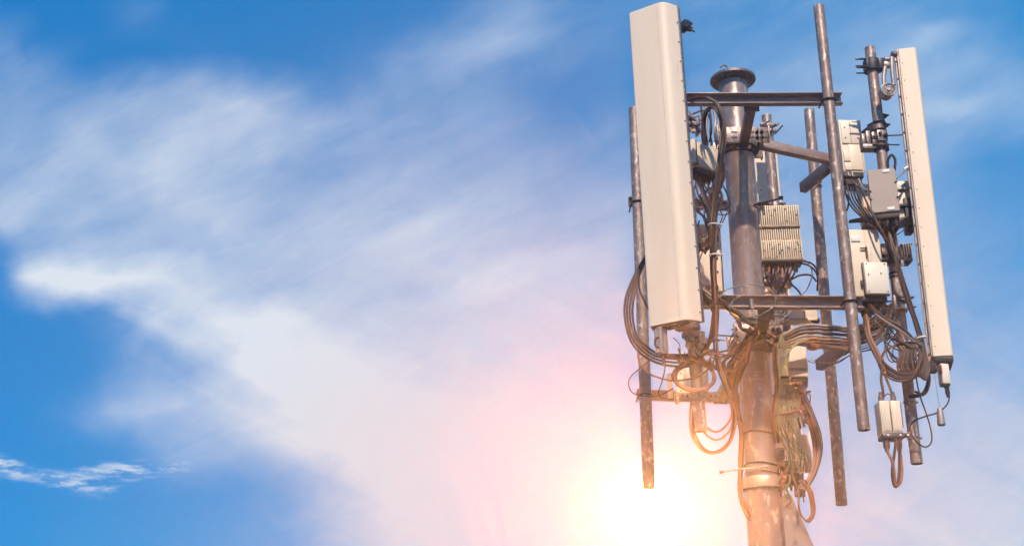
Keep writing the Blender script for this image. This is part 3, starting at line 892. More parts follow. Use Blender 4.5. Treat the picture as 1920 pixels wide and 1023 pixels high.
# its lower mount
mb = MB()
Mb = frame(1738, 690, 9.33, 0)
mb.at(Mb, -0.03, 0, 0, 0.20, 0.06, 0.075, 0.006); mb.at(Mb, -0.05, -0.03, 0.02, 0.08, 0.05, 0.05, 0.006)
ubolt(mb, poleG(690), rG + 0.012, 0.02, (1, 0, 0), 0.10, 0.008); ubolt(mb, poleG(690), rG + 0.012, -0.03, (1, 0, 0), 0.10, 0.008)
mb.build('lower_mount', MT['dark'], antR)
mb = MB()
Mb = frame(1706, 405, 9.38, 0)
mb.at(Mb, 0.0, 0.06, 0.02, 0.055, 0.10, 0.30, 0.006); mb.at(Mb, -0.04, 0.02, -0.04, 0.16, 0.05, 0.05, 0.006); mb.at(Mb, -0.03, 0.02, 0.10, 0.10, 0.04, 0.03, 0.006)
mb.build('middle_mount', MT['dark'], antR)

# ---- rear panel antenna
T, B_ = P(1413, 285, 11.42), P(1464, 886, 11.50)
AB, HB = axis_frame(T, B_, (0.0, -1, 0))
antB = thing('panel_antenna', 'rear panel antenna half hidden behind the short pipe right of the mast', 'antenna', B_.copy(), 'panel antennas')
mb = MB(); mb.prism(AB, rounded([(0.0, 0), (0.235, 0.0), (0.235, 0.12), (0.19, 0.16), (0.04, 0.16), (0.0, 0.12)], [0.006, 0.006, 0.02, 0.04, 0.04, 0.02], 4), 0, HB, 0.004)
mb.build('radome', MT['cream'], antB, 25)
mb = MB(); mb.prism(AB, [(0.204, -0.006), (0.216, -0.006), (0.216, 0.0), (0.204, 0.0)], 0.01, HB - 0.01)
screws(mb, AB, [(0.04, 0.25 * i + 0.08) for i in range(int(HB / 0.25))], 0.008)
mb.build('edge_rail', MT['arm'], antB)
mb = MB(); c = poleB(242)
ubolt(mb, c, rB + 0.01, 0.025, (0.5, -1, 0), 0.11, 0.007); ubolt(mb, c, rB + 0.01, -0.035, (-0.5, -1, 0), 0.11, 0.007)
Mb = Matrix.Translation(c)
mb.at(Mb, 0.0, -0.05, 0.02, 0.17, 0.022, 0.035, 0.004); mb.at(Mb, 0.0, -0.055, -0.045, 0.15, 0.022, 0.035, 0.004); mb.at(Mb, -0.03, -0.06, -0.09, 0.07, 0.05, 0.08, 0.006)
mb.at(Mb, 0.0, 0.09, -0.02, 0.12, 0.14, 0.12, 0.006)
mb.cyl(P(1416, 251, 10.95), P(1433, 232, 10.85), 0.008, n=8); mb.cyl(P(1452, 252, 10.95), P(1468, 235, 10.85), 0.008, n=8)
for s in (-0.07, 0.07): mb.bolt(c + Vector((s, -0.062, 0.02)), (0, -1, 0), 0.014, 0.02)
mb.build('top_bracket', MT['clamp'], antB)
mb = MB(); c = poleB(860); Mb = Matrix.Translation(c)
mb.at(Mb, 0.0, 0.09, 0, 0.12, 0.14, 0.12, 0.006); ubolt(mb, c, rB + 0.01, 0.0, (0, 1, 0), 0.11, 0.007)
mb.build('bottom_bracket', MT['clamp'], antB)

# ---- radio behind the left antenna, face turned right
M1, w, h = rect(1303, 272, 1351, 318, 9.62, 36)
u = thing('radio_unit', 'tilted grey-cream radio box behind the big antenna, cables out of its dark base', 'radio unit', loc(M1), 'radio boxes')
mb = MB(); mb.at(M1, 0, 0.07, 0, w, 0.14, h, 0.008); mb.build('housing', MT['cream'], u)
mb = MB(); mb.at(M1, 0.005, -0.003, 0.0, w - 0.03, 0.006, h - 0.012, 0.002); mb.build('cover', MT['cream'], u)
mb = MB(); mb.at(M1, -w / 2 - 0.03, 0.03, 0.01, 0.035, 0.09, h * 0.95, 0.004); mb.at(M1, -w / 2 - 0.055, 0.06, 0.0, 0.02, 0.10, h * 0.9, 0.004); mb.build('side_flange', MT['white'], u)
mb = MB(); mb.at(M1, -w / 2 - 0.01, 0.0, 0.0, 0.016, 0.03, h * 1.0, 0.002); screws(mb, M1, [(-w / 2 + 0.02, -h / 2 + 0.015), (w / 2 - 0.06, -h / 2 + 0.012), (w / 2 - 0.02, h / 2 - 0.02)], 0.008)
mb.at(M1, 0, 0.09, -h / 2 - 0.02, w * 0.96, 0.15, 0.045, 0.008)
for i in range(6): conn(mb, M1, -w / 2 + 0.04 + i * 0.035, 0.05 + 0.03 * (i % 2), -h / 2 - 0.03, 0.013, 0.06)
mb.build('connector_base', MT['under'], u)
mb = MB(); Mb = frame(1302, 232, 9.55, 10)
mb.at(Mb, 0, 0.02, 0.0, 0.10, 0.08, 0.05, 0.006); mb.at(Mb, 0.01, 0.0, -0.06, 0.12, 0.05, 0.025, 0.004); mb.at(Mb, -0.03, 0.0, 0.045, 0.05, 0.07, 0.04, 0.006)
mb.at(Mb, 0.035, 0.03, -0.03, 0.02, 0.08, 0.12, 0.003)
mb.cyl(P(1292, 208, 9.5), P(1304, 226, 9.45), 0.010, n=10); mb.bolt(P(1300, 246, 9.5), (0, -1, 0), 0.016, 0.018); mb.bolt(P(1313, 224, 9.5), (0, -1, 0), 0.012, 0.018)
mb.tube([P(1290, 216, 9.48), P(1300, 221, 9.45), P(1310, 216, 9.45), P(1313, 226, 9.45)], 0.010, 8)
mb.build('mounting_bracket', MT['clamp'], u)

# ---- finned radio and white radio lower down behind the left antenna
M2, w, h = rect(1302, 420, 1334, 455, 9.95, 12)
u = thing('radio_unit', 'small finned box beside the big antenna, under the upper rear beam', 'radio unit', loc(M2), 'radio boxes')
mb = MB(); mb.at(M2, 0, 0.07, 0, w, 0.10, h, 0.004)
for i in range(9): mb.at(M2, -w / 2 + (i + 0.5) * w / 9, 0.01, 0, 0.006, 0.05, h * (0.98 if i % 3 else 0.9), 0.001)
mb.build('heat_sink', MT['fins'], u)
mb = MB(); mb.at(M2, 0, 0.06, -h / 2 - 0.018, w * 0.94, 0.11, 0.034, 0.006); conn(mb, M2, -0.03, 0.05, -h / 2 - 0.03); conn(mb, M2, 0.03, 0.05, -h / 2 - 0.03); mb.build('connector_base', MT['under'], u)
M2, w, h = rect(1311, 424, 1354, 545, 10.55, -6)
u = thing('radio_unit', 'long cream box with bottom slots, between the big antenna and the mast', 'radio unit', loc(M2), 'radio boxes')
mb = MB(); mb.at(M2, 0, 0.08, 0, w, 0.15, h, 0.008); mb.build('housing', MT['cream'], u)
mb = MB(); screws(mb, M2, [(0.06, 0.12), (0.06, 0.0), (0.055, -0.13), (0.075, 0.2)], 0.009)
for i in range(6): mb.at(M2, -0.05 + i * 0.02, -0.001, -h / 2 + 0.035, 0.009, 0.004, 0.045, 0.001)
mb.at(M2, 0, 0.08, -h / 2 - 0.02, w * 0.9, 0.13, 0.03, 0.005); mb.build('vent_slots', MT['slot'], u)

# ---- finned box right of the mast
M3, w, h = rect(1425, 384, 1502, 486, 10.28, -3)
u = thing('radio_unit', 'square cream box covered in vertical cooling fins, just right of the mast', 'radio unit', loc(M3), 'radio boxes')
mb = MB(); mb.at(M3, 0, 0.10, 0, w, 0.10, h, 0.004); mb.build('housing', MT['arm'], u)  # dark backing: the shade between the fins is put into its colour
rnd = random.Random(3)
mb = MB()
nf = 19
for i in range(nf):
    x = -w / 2 + (i + 0.5) * w / nf
    jt = rnd.uniform(-0.004, 0.004)
    mb.at(M3, x, 0.025, h * 0.305 + jt, 0.0115, 0.05, h * 0.38, 0.001)
    mb.at(M3, x, 0.038, -h * 0.02, 0.0095, 0.03, h * 0.27, 0.001)
    mb.at(M3, x, 0.025, -h * 0.315 - jt, 0.0115, 0.05, h * 0.34, 0.001)
for zz in (h * 0.49, h * 0.12, -h * 0.15, -h * 0.49):
    mb.at(M3, 0, 0.030, zz, w, 0.045, 0.007, 0.001)
hs = mb.build('heat_sink', MT['fins'], u)
mb = MB()
for i in range(34):
    x = rnd.uniform(-w / 2 + 0.02, w / 2 - 0.01); z = rnd.choice((rnd.uniform(h * 0.15, h * 0.46), rnd.uniform(-h * 0.47, -h * 0.18)))
    p = M3 @ Vector((x, 0.001, z)); mb.cyl(p, p + Vector((0, -0.004, 0)), rnd.uniform(0.004, 0.009), n=8)
mb.build('fin_bolts', MT['under'], hs)
mb = MB(); mb.at(M3, 0.0, 0.07, -h / 2 - 0.012, w * 0.96, 0.17, 0.022, 0.004)
for i in range(8): conn(mb, M3, -w / 2 + 0.05 + i * 0.038, 0.07 + 0.04 * (i % 2), -h / 2 - 0.02, 0.013, 0.06)
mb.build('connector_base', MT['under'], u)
mb = MB()
for i in range(5): mb.at(M3, -w / 2 - 0.02, 0.02 + 0.01 * i, h * 0.4 - i * 0.085, 0.04, 0.05, 0.03, 0.004)
mb.build('side_lugs', MT['arm'], u)

# ---- two cream radios low right behind the lower front beam
M4, w, h = rect(1482, 552, 1532, 598, 10.75, -4)
u = thing('radio_unit', 'cream box peeping out above and below the lower front beam', 'radio unit', loc(M4), 'radio boxes')
mb = MB(); mb.at(M4, 0, 0.09, 0, w, 0.16, h, 0.006); mb.at(M4, -0.03, 0.02, -h / 2 - 0.012, w * 1.1, 0.12, 0.022, 0.004); mb.build('housing', MT['cream'], u)
mb = MB(); mb.at(M4, 0.0, 0.006, 0.0, 0.006, 0.004, h, 0.001)
for i in range(12): mb.at(M4, -0.14 + i * 0.014, -0.042, -h / 2 - 0.012, 0.006, 0.004, 0.018, 0.0005)
mb.at(M4, 0.09, 0.02, -h / 2 - 0.016, 0.08, 0.10, 0.03, 0.005)
mb.build('vent_slots', MT['slot'], u)
M5, w, h = rect(1474, 622, 1513, 706, 10.25, 2)
u = thing('radio_unit', 'cream box with a row of vent slots beneath the thick cable run', 'radio unit', loc(M5), 'radio boxes')
mb = MB(); mb.at(M5, 0, 0.09, 0, w, 0.16, h, 0.006); mb.at(M5, -0.004, -0.006, -h * 0.33, w * 1.02, 0.014, h * 0.32, 0.003); mb.build('housing', MT['white'], u)
mb = MB()
for i in range(13): mb.at(M5, -w / 2 + 0.018 + i * (w - 0.03) / 13, -0.013, -h * 0.34, 0.006, 0.004, 0.022, 0.0005)
mb.at(M5, 0, 0.08, -h / 2 - 0.018, w * 0.95, 0.15, 0.034, 0.005)
for i in range(4): conn(mb, M5, -0.06 + i * 0.045, 0.05, -h / 2 - 0.03, 0.014, 0.05)
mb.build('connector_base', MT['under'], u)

# ---- white radio behind the tall front pipe
M6, w, h = rect(1578, 224, 1616, 322, 9.72, 3)
u = thing('radio_unit', 'narrow bright white box close behind the tallest bare pipe', 'radio unit', loc(M6), 'radio boxes')
mb = MB(); mb.at(M6, 0, 0.08, 0, w, 0.15, h, 0.005)
for s in (-1, 1): mb.at(M6, s * (w / 2 + 0.003), 0.005, 0, 0.012, 0.02, h * 0.97, 0.002)
mb.at(M6, 0, -0.002, h * 0.25, w * 0.92, 0.008, h * 0.42, 0.002); mb.at(M6, 0.022, -0.002, -h * 0.22, w * 0.60, 0.008, h * 0.48, 0.002)
mb.at(M6, -0.052, -0.005, -h * 0.20, 0.055, 0.010, h * 0.20, 0.002); mb.at(M6, -0.052, -0.005, -h * 0.40, 0.055, 0.010, h * 0.14, 0.002)
mb.build('housing', MT['white'], u)
mb = MB(); screws(mb, M6, [(-0.05, 0.17), (0.06, 0.17), (-0.05, 0.07), (0.06, 0.07)], 0.006, -0.006); mb.at(M6, -0.002, -0.007, h * 0.25, 0.003, 0.002, h * 0.40, 0)
mb.build('cover_screws', MT['under'], u)
mb = MB(); mb.at(M6, 0.0, 0.08, -h / 2 - 0.022, w * 0.94, 0.14, 0.04, 0.006)
for i in range(4):
    for j in range(2): conn(mb, M6, -0.06 + i * 0.038, 0.04 + 0.07 * j, -h / 2 - 0.03, 0.016, 0.10 + 0.03 * ((i + j) % 2))
mb.at(M6, -0.03, 0.05, -h / 2 - 0.085, 0.06, 0.07, 0.05, 0.004); mb.at(M6, 0.045, 0.06, -h / 2 - 0.11, 0.05, 0.06, 0.06, 0.004)
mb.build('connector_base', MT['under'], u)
mb = MB()
for x in (-0.055, -0.022): mb.tube([M6 @ Vector((x, 0.0, -h / 2)), M6 @ Vector((x, -0.005, -h / 2 - 0.035)), M6 @ Vector((x + 0.018, -0.005, -h / 2 - 0.04))], 0.004, 6)
mb.build('latch_wire', MT['tie'], u)
mb = MB(); Mb = Matrix.Translation(poleG(262))
mb.at(Mb, -0.105, 0.02, 0.01, 0.035, 0.10, 0.12, 0.005); mb.at(Mb, -0.065, 0.0, -0.01, 0.03, 0.10, 0.12, 0.005); mb.at(Mb, -0.14, 0.03, 0.0, 0.03, 0.09, 0.10, 0.005)
mb.at(Mb, 0.0, -0.06, 0.005, 0.085, 0.03, 0.10, 0.006)
mb.at(Mb, -0.08, 0.01, -0.075, 0.16, 0.09, 0.04, 0.005)
mb.build('pole_bracket', MT['clamp'], u)
mb = MB(); c = poleG(262)
mb.cyl(c + Vector((-0.08, -0.062, 0.00)), c + Vector((0.165, -0.085, 0.0)), 0.0065, n=8); mb.cyl(c + Vector((-0.08, -0.062, -0.075)), c + Vector((0.125, -0.085, -0.09)), 0.0065, n=8)
mb.bolt(c + Vector((0.02, -0.078, 0.0)), (0.4, -1, 0), 0.015, 0.02); mb.bolt(c + Vector((-0.02, -0.078, 0.02)), (0, -1, 0), 0.012, 0.02)
mb.lathe(Matrix.Translation(c), [(-0.10, rG + 0.002), (-0.10, rG + 0.018), (-0.05, rG + 0.018), (-0.05, rG + 0.002)], n=24)
mb.build('threaded_rods', MT['dark'], u)

# ---- grey-brown cover box on the rightmost pipe
M7, w, h = rect(1632, 316, 1681, 397, 9.10, -14)
u = thing('radio_unit', 'flat grey-brown cover box with two small pale labels on the rightmost pipe', 'radio unit', loc(M7), 'radio boxes')
mb = MB(); mb.prism(M7 @ Matrix.Rotation(R_(90), 4, 'X'), rounded([(-w / 2, -h / 2 + 0.02), (-w / 2 + 0.015, -h / 2), (w / 2, -h / 2), (w / 2, h / 2 - 0.015), (w / 2 - 0.015, h / 2), (-w / 2, h / 2)], [0.012] * 6, 3), -0.09, 0.0, 0.006)
mb.build('cover', MT['greybox'], u)
mb = MB(); mb.at(M7, 0, 0.12, 0, w * 0.92, 0.06, h * 0.94, 0.006); mb.at(M7, 0.01, 0.07, -h / 2 - 0.02, w * 0.85, 0.11, 0.045, 0.006)
for i in range(5): conn(mb, M7, -0.07 + i * 0.035, 0.05 + 0.03 * (i % 2), -h / 2 - 0.035, 0.014, 0.07)
mb.build('back_box', MT['under'], u)
mb = MB(); mb.at(M7, 0.035, -0.003, h / 2 - 0.025, 0.055, 0.005, 0.022, 0.001); mb.build('label_plate', MT['tie'], u)
mb = MB(); mb.at(M7, 0.04, -0.003, -h / 2 + 0.025, 0.055, 0.005, 0.024, 0.001); mb.build('label_plate', MT['tie'], u)
mb = MB()
for s, z in ((-1, 0.0), (-1, -0.07), (1, 0.06), (1, -0.07)): mb.at(M7, s * (w / 2 - 0.004), -0.004, z, 0.022, 0.012, 0.010, 0.003)
mb.build('cover_clips', MT['dark'], u)
mb = MB(); mb.tube(smooth_path([M7 @ Vector((0.055, 0.03, h / 2)), M7 @ Vector((0.062, 0.03, h / 2 + 0.08)), M7 @ Vector((0.095, 0.03, h / 2 + 0.125)), M7 @ Vector((0.118, 0.03, h / 2 + 0.08)), M7 @ Vector((0.105, 0.03, h / 2 - 0.01))]), 0.011, 10)
mb.build('lifting_handle', MT['black'], u)

# ---- small white box between the grey cover and the slim antenna, another left of the cover
M8, w, h = rect(1683, 339, 1708, 408, 9.42, -4)
u = thing('radio_unit', 'small white box squeezed between the grey-brown cover and the slim antenna', 'radio unit', loc(M8), 'radio boxes')
mb = MB(); mb.at(M8, 0, 0.06, 0, w, 0.11, h, 0.006); mb.at(M8, 0.0, -0.005, h * 0.37, w * 1.05, 0.02, h * 0.22, 0.003); mb.at(M8, 0.02, 0.02, -h / 2 - 0.045, w * 1.3, 0.08, 0.045, 0.004); mb.build('housing', MT['white'], u)
mb = MB(); mb.at(M8, 0.008, -0.005, h * 0.245, w * 0.7, 0.012, 0.010, 0.001); screws(mb, M8, [(0.01, h * 0.38), (-0.03, 0.06), (-0.03, -0.05)], 0.006, -0.014)
for z in (0.04, -0.03, -0.06): mb.at(M8, w / 2 - 0.01, -0.003, z, 0.008, 0.008, 0.03, 0.001)
mb.at(M8, 0.02, 0.02, -h / 2 - 0.012, w * 1.2, 0.09, 0.02, 0.004); mb.build('seam_strips', MT['slot'], u)
M8, w, h = rect(1619, 344, 1642, 416, 9.62, 8)
u = thing('radio_unit', 'pale box mostly hidden behind the left edge of the grey-brown cover', 'radio unit', loc(M8), 'radio boxes')
mb = MB(); mb.at(M8, 0, 0.06, 0, w, 0.11, h, 0.006); mb.build('housing', MT['cream'], u)
mb = MB(); mb.at(M8, 0.01, 0.06, -h / 2 - 0.02, w * 1.1, 0.11, 0.036, 0.006); screws(mb, M8, [(-0.02, -0.02), (-0.02, 0.1)], 0.007); mb.build('base_plate', MT['under'], u)

# ---- big cream cabinet
M9, w, h = rect(1598, 429, 1655, 554, 9.24, 2)
u = thing('radio_unit', 'large cream cabinet with a small square hatch, right of the tallest pipe', 'cabinet', loc(M9), 'radio boxes'); u9 = u
mb = MB(); mb.at(M9, 0, 0.10, 0, w, 0.19, h, 0.008); mb.at(M9, 0.0, 0.0, h * 0.30, 0.003, 0.003, h * 0.38, 0)
mb.build('housing', MT['cream'], u)
mb = MB(); mb.at(M9, 0.045, -0.026, -h / 2 + 0.135, 0.185, 0.05, 0.262, 0.006); hatch = mb.build('hatch', MT['white'], u)
mb = MB(); mb.at(M9, 0.045, -0.012, -h / 2 + 0.135, 0.200, 0.012, 0.278, 0.004); mb.at(M9, -0.065, -0.01, -h / 2 + 0.10, 0.02, 0.02, 0.05, 0.003); mb.build('hatch_gasket', MT['under'], hatch)
mb = MB(); screws(mb, M9, [(-0.03, -h / 2 + 0.25), (0.115, -h / 2 + 0.25), (-0.03, -h / 2 + 0.02), (0.12, -h / 2 + 0.02), (0.08, -h / 2 + 0.17), (-0.02, -h / 2 + 0.16)], 0.006, -0.050); mb.build('hatch_screws', MT['under'], hatch)
mb = MB(); mb.at(M9, 0.018, -0.013, 0.065, 0.032, 0.030, 0.15, 0.006); hd = mb.build('handle', MT['cream'], u)
mb = MB(); mb.at(M9, -0.025, -0.010, 0.115, 0.05, 0.012, 0.008, 0.001); mb.at(M9, 0.018, -0.012, -0.012, 0.026, 0.02, 0.01, 0.002); mb.at(M9, -0.005, -0.006, 0.08, 0.005, 0.012, 0.10, 0.001); mb.build('handle_slot', MT['slot'], hd)
mb = MB(); mb.at(M9, 0.01, 0.09, -h / 2 - 0.022, w * 0.96, 0.19, 0.040, 0.006); mb.at(M9, 0.08, 0.10, -h / 2 - 0.05, 0.10, 0.12, 0.05, 0.005)
for i in range(5): conn(mb, M9, -0.09 + i * 0.042, 0.05 + 0.05 * (i % 2), -h / 2 - 0.03, 0.017, 0.09 + 0.02 * (i % 3))
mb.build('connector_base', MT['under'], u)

# ---- paired clamp blocks on the rightmost pipe
M10 = Matrix.Translation(poleG(478))
u = thing('pole_clamp', 'ribbed clamp blocks round the rightmost pipe beside the large cabinet', 'clamp', loc(M10))
mb = MB(); mb.at(M10, -0.078, -0.03, 0.01, 0.075, 0.12, 0.11, 0.006); mb.at(M10, -0.078, -0.093, 0.01, 0.05, 0.01, 0.085, 0.003)
for i in range(4): mb.at(M10, 0.062 + i * 0.019, -0.03, 0.01, 0.007, 0.12, 0.105, 0.002)
mb.at(M10, 0.09, -0.01, 0.01, 0.08, 0.08, 0.09, 0.004); mb.at(M10, 0.09, -0.03, 0.062, 0.09, 0.12, 0.008, 0.002)
mb.build('clamp_block', MT['clamp'], u)
mb = MB(); mb.at(M10, 0.0, -0.02, -0.065, 0.25, 0.13, 0.035, 0.006)
for s in (-0.1, 0.1): mb.bolt(M10 @ Vector((s, -0.09, -0.03)), (0, -1, 0), 0.013, 0.02)
for dz in (-0.17, -0.20): mb.lathe(M10, [(dz, rG), (dz, rG + 0.006), (dz + 0.014, rG + 0.006), (dz + 0.014, rG)], n=24)
mb.build('clamp_base', MT['dark'], u)
mb = MB(); mb.at(M10, 0.04, -0.08, -0.09, 0.024, 0.01, 0.075, 0.002); mb.build('tag_plate', MT['alu'], u)
M11 = Matrix.Translation(poleG(573))
u = thing('pole_clamp', 'open square clamp gripping the rightmost pipe at the lower right beam', 'clamp', loc(M11))
mb = MB()
mb.at(M11, -0.055, -0.065, 0.0, 0.02, 0.06, 0.115, 0.004); mb.at(M11, 0.055, -0.065, 0.0, 0.016, 0.05, 0.06, 0.004)
mb.at(M11, 0.0, -0.072, 0.050, 0.12, 0.03, 0.014, 0.003); mb.at(M11, 0.0, -0.072, -0.050, 0.12, 0.03, 0.014, 0.003); mb.at(M11, -0.03, -0.055, 0.0, 0.06, 0.006, 0.10, 0.001)
mb.build('clamp_block', MT['clamp'], u)
mb = MB(); mb.bolt(M11 @ Vector((0.06, -0.09, 0.03)), (0.8, -1, 0), 0.013, 0.02, 0.02); mb.bolt(M11 @ Vector((0.065, -0.09, -0.05)), (0.8, -1, 0), 0.013, 0.02, 0.02); mb.build('clamp_bolts', MT['dark'], u)

for (Mq, x, z, sx, sz, uu) in ((M9, -0.075, 0.20, 0.07, 0.045, u9),):
    mb = MB(); mb.at(Mq, x, -0.002, z, sx, 0.004, sz, 0.001); mb.build('rating_plate', MT['tie'], uu)
# ---- twin filters low on the right
M12, w, h = rect(1651, 750, 1691, 810, 8.98, 0)
u = thing('filter_unit', 'pair of narrow cream filter modules hanging low on the right', 'filter', loc(M12))
for s in (-1, 1):
    mb = MB(); mb.at(M12, s * (w / 4 + 0.001), 0.07, 0, w / 2 - 0.006, 0.14, h, 0.004)
    mb.at(M12, s * (w / 4 + 0.001), -0.002, 0, w / 2 - 0.024, 0.008, h * 0.90, 0.002)
    mb.at(M12, s * (w / 4 + 0.001), -0.006, 0, 0.012, 0.006, h * 0.86, 0.001)
    mb.build('filter_module', MT['cream'], u)
mb = MB()
mb.at(M12, 0.005, 0.07, -h / 2 - 0.022, w * 1.02, 0.14, 0.036, 0.006); mb.at(M12, w / 2 + 0.02, 0.05, -h / 2 - 0.008, 0.06, 0.08, 0.022, 0.003); mb.at(M12, w / 2 + 0.012, 0.10, 0.03, 0.03, 0.06, h * 0.8, 0.004)
conn(mb, M12, -0.045, 0.04, -h / 2 - 0.035, 0.024, 0.10); conn(mb, M12, 0.045, 0.04, -h / 2 - 0.035, 0.024, 0.10)
for s in (-1, 1):
    p = M12 @ Vector((s * 0.045, 0.05, h / 2)); mb.cyl(p, p + Vector((0, 0, 0.05)), 0.024, 0.018, n=14); mb.cyl(p + Vector((0, 0, 0.05)), p + Vector((0, 0, 0.075)), 0.014, n=10)
mb.build('connector_base', MT['arm'], u)
mb = MB()
for x in (-0.04, 0.05, 0.105):
    p = M12 @ Vector((x, -0.005, -h / 2 - 0.02)); mb.cyl(p, p + Vector((0, -0.006, 0)), 0.008, n=10)
mb.build('base_screws', MT['tie'], u)

# ---- capped cable end hanging at far right
p = P(1766, 766, 9.1)
mb = MB(); mb.lathe(Matrix.Translation(P(1765.5, 797, 9.1)), [(0.0, 0.026), (0.004, 0.030), (0.02, 0.030), (0.10, 0.024), (0.128, 0.018), (0.135, 0.010)], n=20)
o = mb.build('hanging_cap', MT['alu']); tag(o, 'small pale tapered cap dangling on a thin thread at far right', 'cap')
mb = MB(); mb.tube([P(1752, 700, 9.2), P(1757, 735, 9.15), P(1763.5, 767, 9.1)], 0.0028, 6)
th = mb.build('thread', MT['greycable'], o)

# ---- pale cabinet behind the coil, and stub
M13, w, h = rect(1268, 688, 1328, 742, 10.6, -8)
u = thing('cable_box', 'pale flat box behind the coiled cables under the big antenna', 'box', loc(M13))
mb = MB(); mb.at(M13, 0, 0.05, 0, w, 0.09, h, 0.006); mb.build('housing', MT['cream'], u)
mb = MB(); screws(mb, M13, [(-0.1, 0.08), (0.1, 0.08), (-0.1, -0.08), (0.1, -0.08)], 0.007); mb.build('cover_screws', MT['arm'], u)
mb = MB(); mb.cyl(P(1255, 700, 10.6), P(1257, 746, 10.6), 0.022, n=16, bev=0.003)
o = mb.build('vent_stub', MT['cream']); tag(o, 'short pale tube standing on the lower rear beam', 'tube')

# plate clamp of the front left pipe on the lower rear level
M14 = Matrix.Translation(poleA(745))
u = thing('pole_clamp', 'pale flat clamp plate with lugs either side of the pipe under the big antenna', 'clamp', loc(M14))
mb = MB(); mb.at(M14, 0, -0.057, 0.0, 0.13, 0.008, 0.07, 0.002)
for s in (-1, 1): mb.at(M14, s * 0.105, -0.03, -0.005, 0.085, 0.02, 0.065, 0.004)
mb.at(M14, -0.16, -0.02, -0.01, 0.03, 0.04, 0.085, 0.004)
mb.lathe(M14, [(-0.01, rA), (-0.01, rA + 0.007), (0.035, rA + 0.007), (0.035, rA)], n=24)
mb.build('clamp_block', MT['clamp'], u)
mb = MB()
for s in (-0.12, -0.085, 0.09, 0.125): mb.cyl(M14 @ Vector((s, -0.04, 0)), M14 @ Vector((s, -0.048, 0)), 0.008, n=8)
mb.cyl(M14 @ Vector((0, -0.06, 0.02)), M14 @ Vector((0, -0.07, 0.02)), 0.008, n=8)
mb.build('clamp_bolts', MT['dark'], u)

# junction boxes low on the mast
for (a, b, c_, d_, Y, rz, lab) in ((1459, 838, 1472, 860, 9.82, 5, 'small dark box strapped to the right of the mast above its collar'),
                                  (1470, 862, 1500, 906, 9.92, 10, 'junction box crowded with wires beside the mast collar')):
    Mj, w, h = rect(a, b, c_, d_, Y, rz)
    u = thing('junction_box', lab, 'junction box', loc(Mj), 'boxes low on the mast')
    mb = MB(); mb.at(Mj, 0, 0.05, 0, w, 0.09, h, 0.006); mb.at(Mj, 0.0, -0.004, h * 0.15, w * 0.8, 0.014, h * 0.5, 0.003); mb.build('housing', MT['arm'], u)
    mb = MB()
    for i in range(3): conn(mb, Mj, -w / 3 + i * w / 3, 0.04, -h / 2, 0.011, 0.05)
    screws(mb, Mj, [(-w * 0.3, h * 0.3), (w * 0.3, h * 0.3)], 0.006, -0.011)
    mb.build('glands', MT['clamp'], u)
Mj = frame(1498, 850, 10.3)
mb = MB(); mb.at(Mj, 0, 0, 0, 0.18, 0.12, 0.30, 0.006); o = mb.build('cable_box', MT['cream']); tag(o, 'plain cream box behind the green wires low right of the mast', 'box')
# dark tape lump on the thick cable run
mb = MB(); Mj = frame(1524, 642, 9.88, 10)
mb.at(Mj, 0, 0, 0, 0.085, 0.10, 0.12, 0.02); mb.at(Mj, -0.02, -0.03, 0.10, 0.03, 0.08, 0.10, 0.01); mb.at(Mj, 0.025, -0.03, -0.03, 0.05, 0.07, 0.06, 0.015)
o = mb.build('cable_clamp', MT['glare_rust']); tag(o, 'dark reddish clamp lump where the thick cables cross', 'clamp')
# tilted slotted bracket behind the lower front beam at the mast
mb = MB(); Mj = frame(1436, 520, 10.45, 0)
for i in range(5): mb.at(Mj, 0.0, 0, 0.14 - i * 0.07, 0.09, 0.03, 0.022, 0.003, Matrix.Rotation(R_(-18), 4, 'Y'))
for s in (-1, 1): mb.at(Mj, s * 0.05, 0, 0, 0.014, 0.04, 0.38, 0.002)
o = mb.build('ladder_bracket', MT['clamp']); tag(o, 'little rung bracket tucked between the mast and the short pipe', 'bracket')
M15 = Matrix.Translation(poleB(528))
u = thing('pole_clamp', 'ring clamp on the short pipe below the finned box', 'clamp', loc(M15))
mb = MB(); mb.lathe(M15, [(-0.06, rB), (-0.06, rB + 0.03), (-0.045, rB + 0.036), (-0.03, rB + 0.03), (0.02, rB + 0.012), (0.03, rB)], n=28)
mb.at(M15, -0.07, -0.03, 0.0, 0.03, 0.08, 0.12, 0.004); mb.at(M15, 0.07, -0.03, -0.02, 0.03, 0.08, 0.10, 0.004); mb.build('clamp_block', MT['clamp'], u)
mb = MB(); mb.at(M15, -0.02, -0.1, 0.11, 0.022, 0.02, 0.22, 0.003); mb.cyl(P(1470, 485, 10.5), P(1472, 540, 10.5), 0.012, n=10); mb.build('guide_rod', MT['alu'], u)

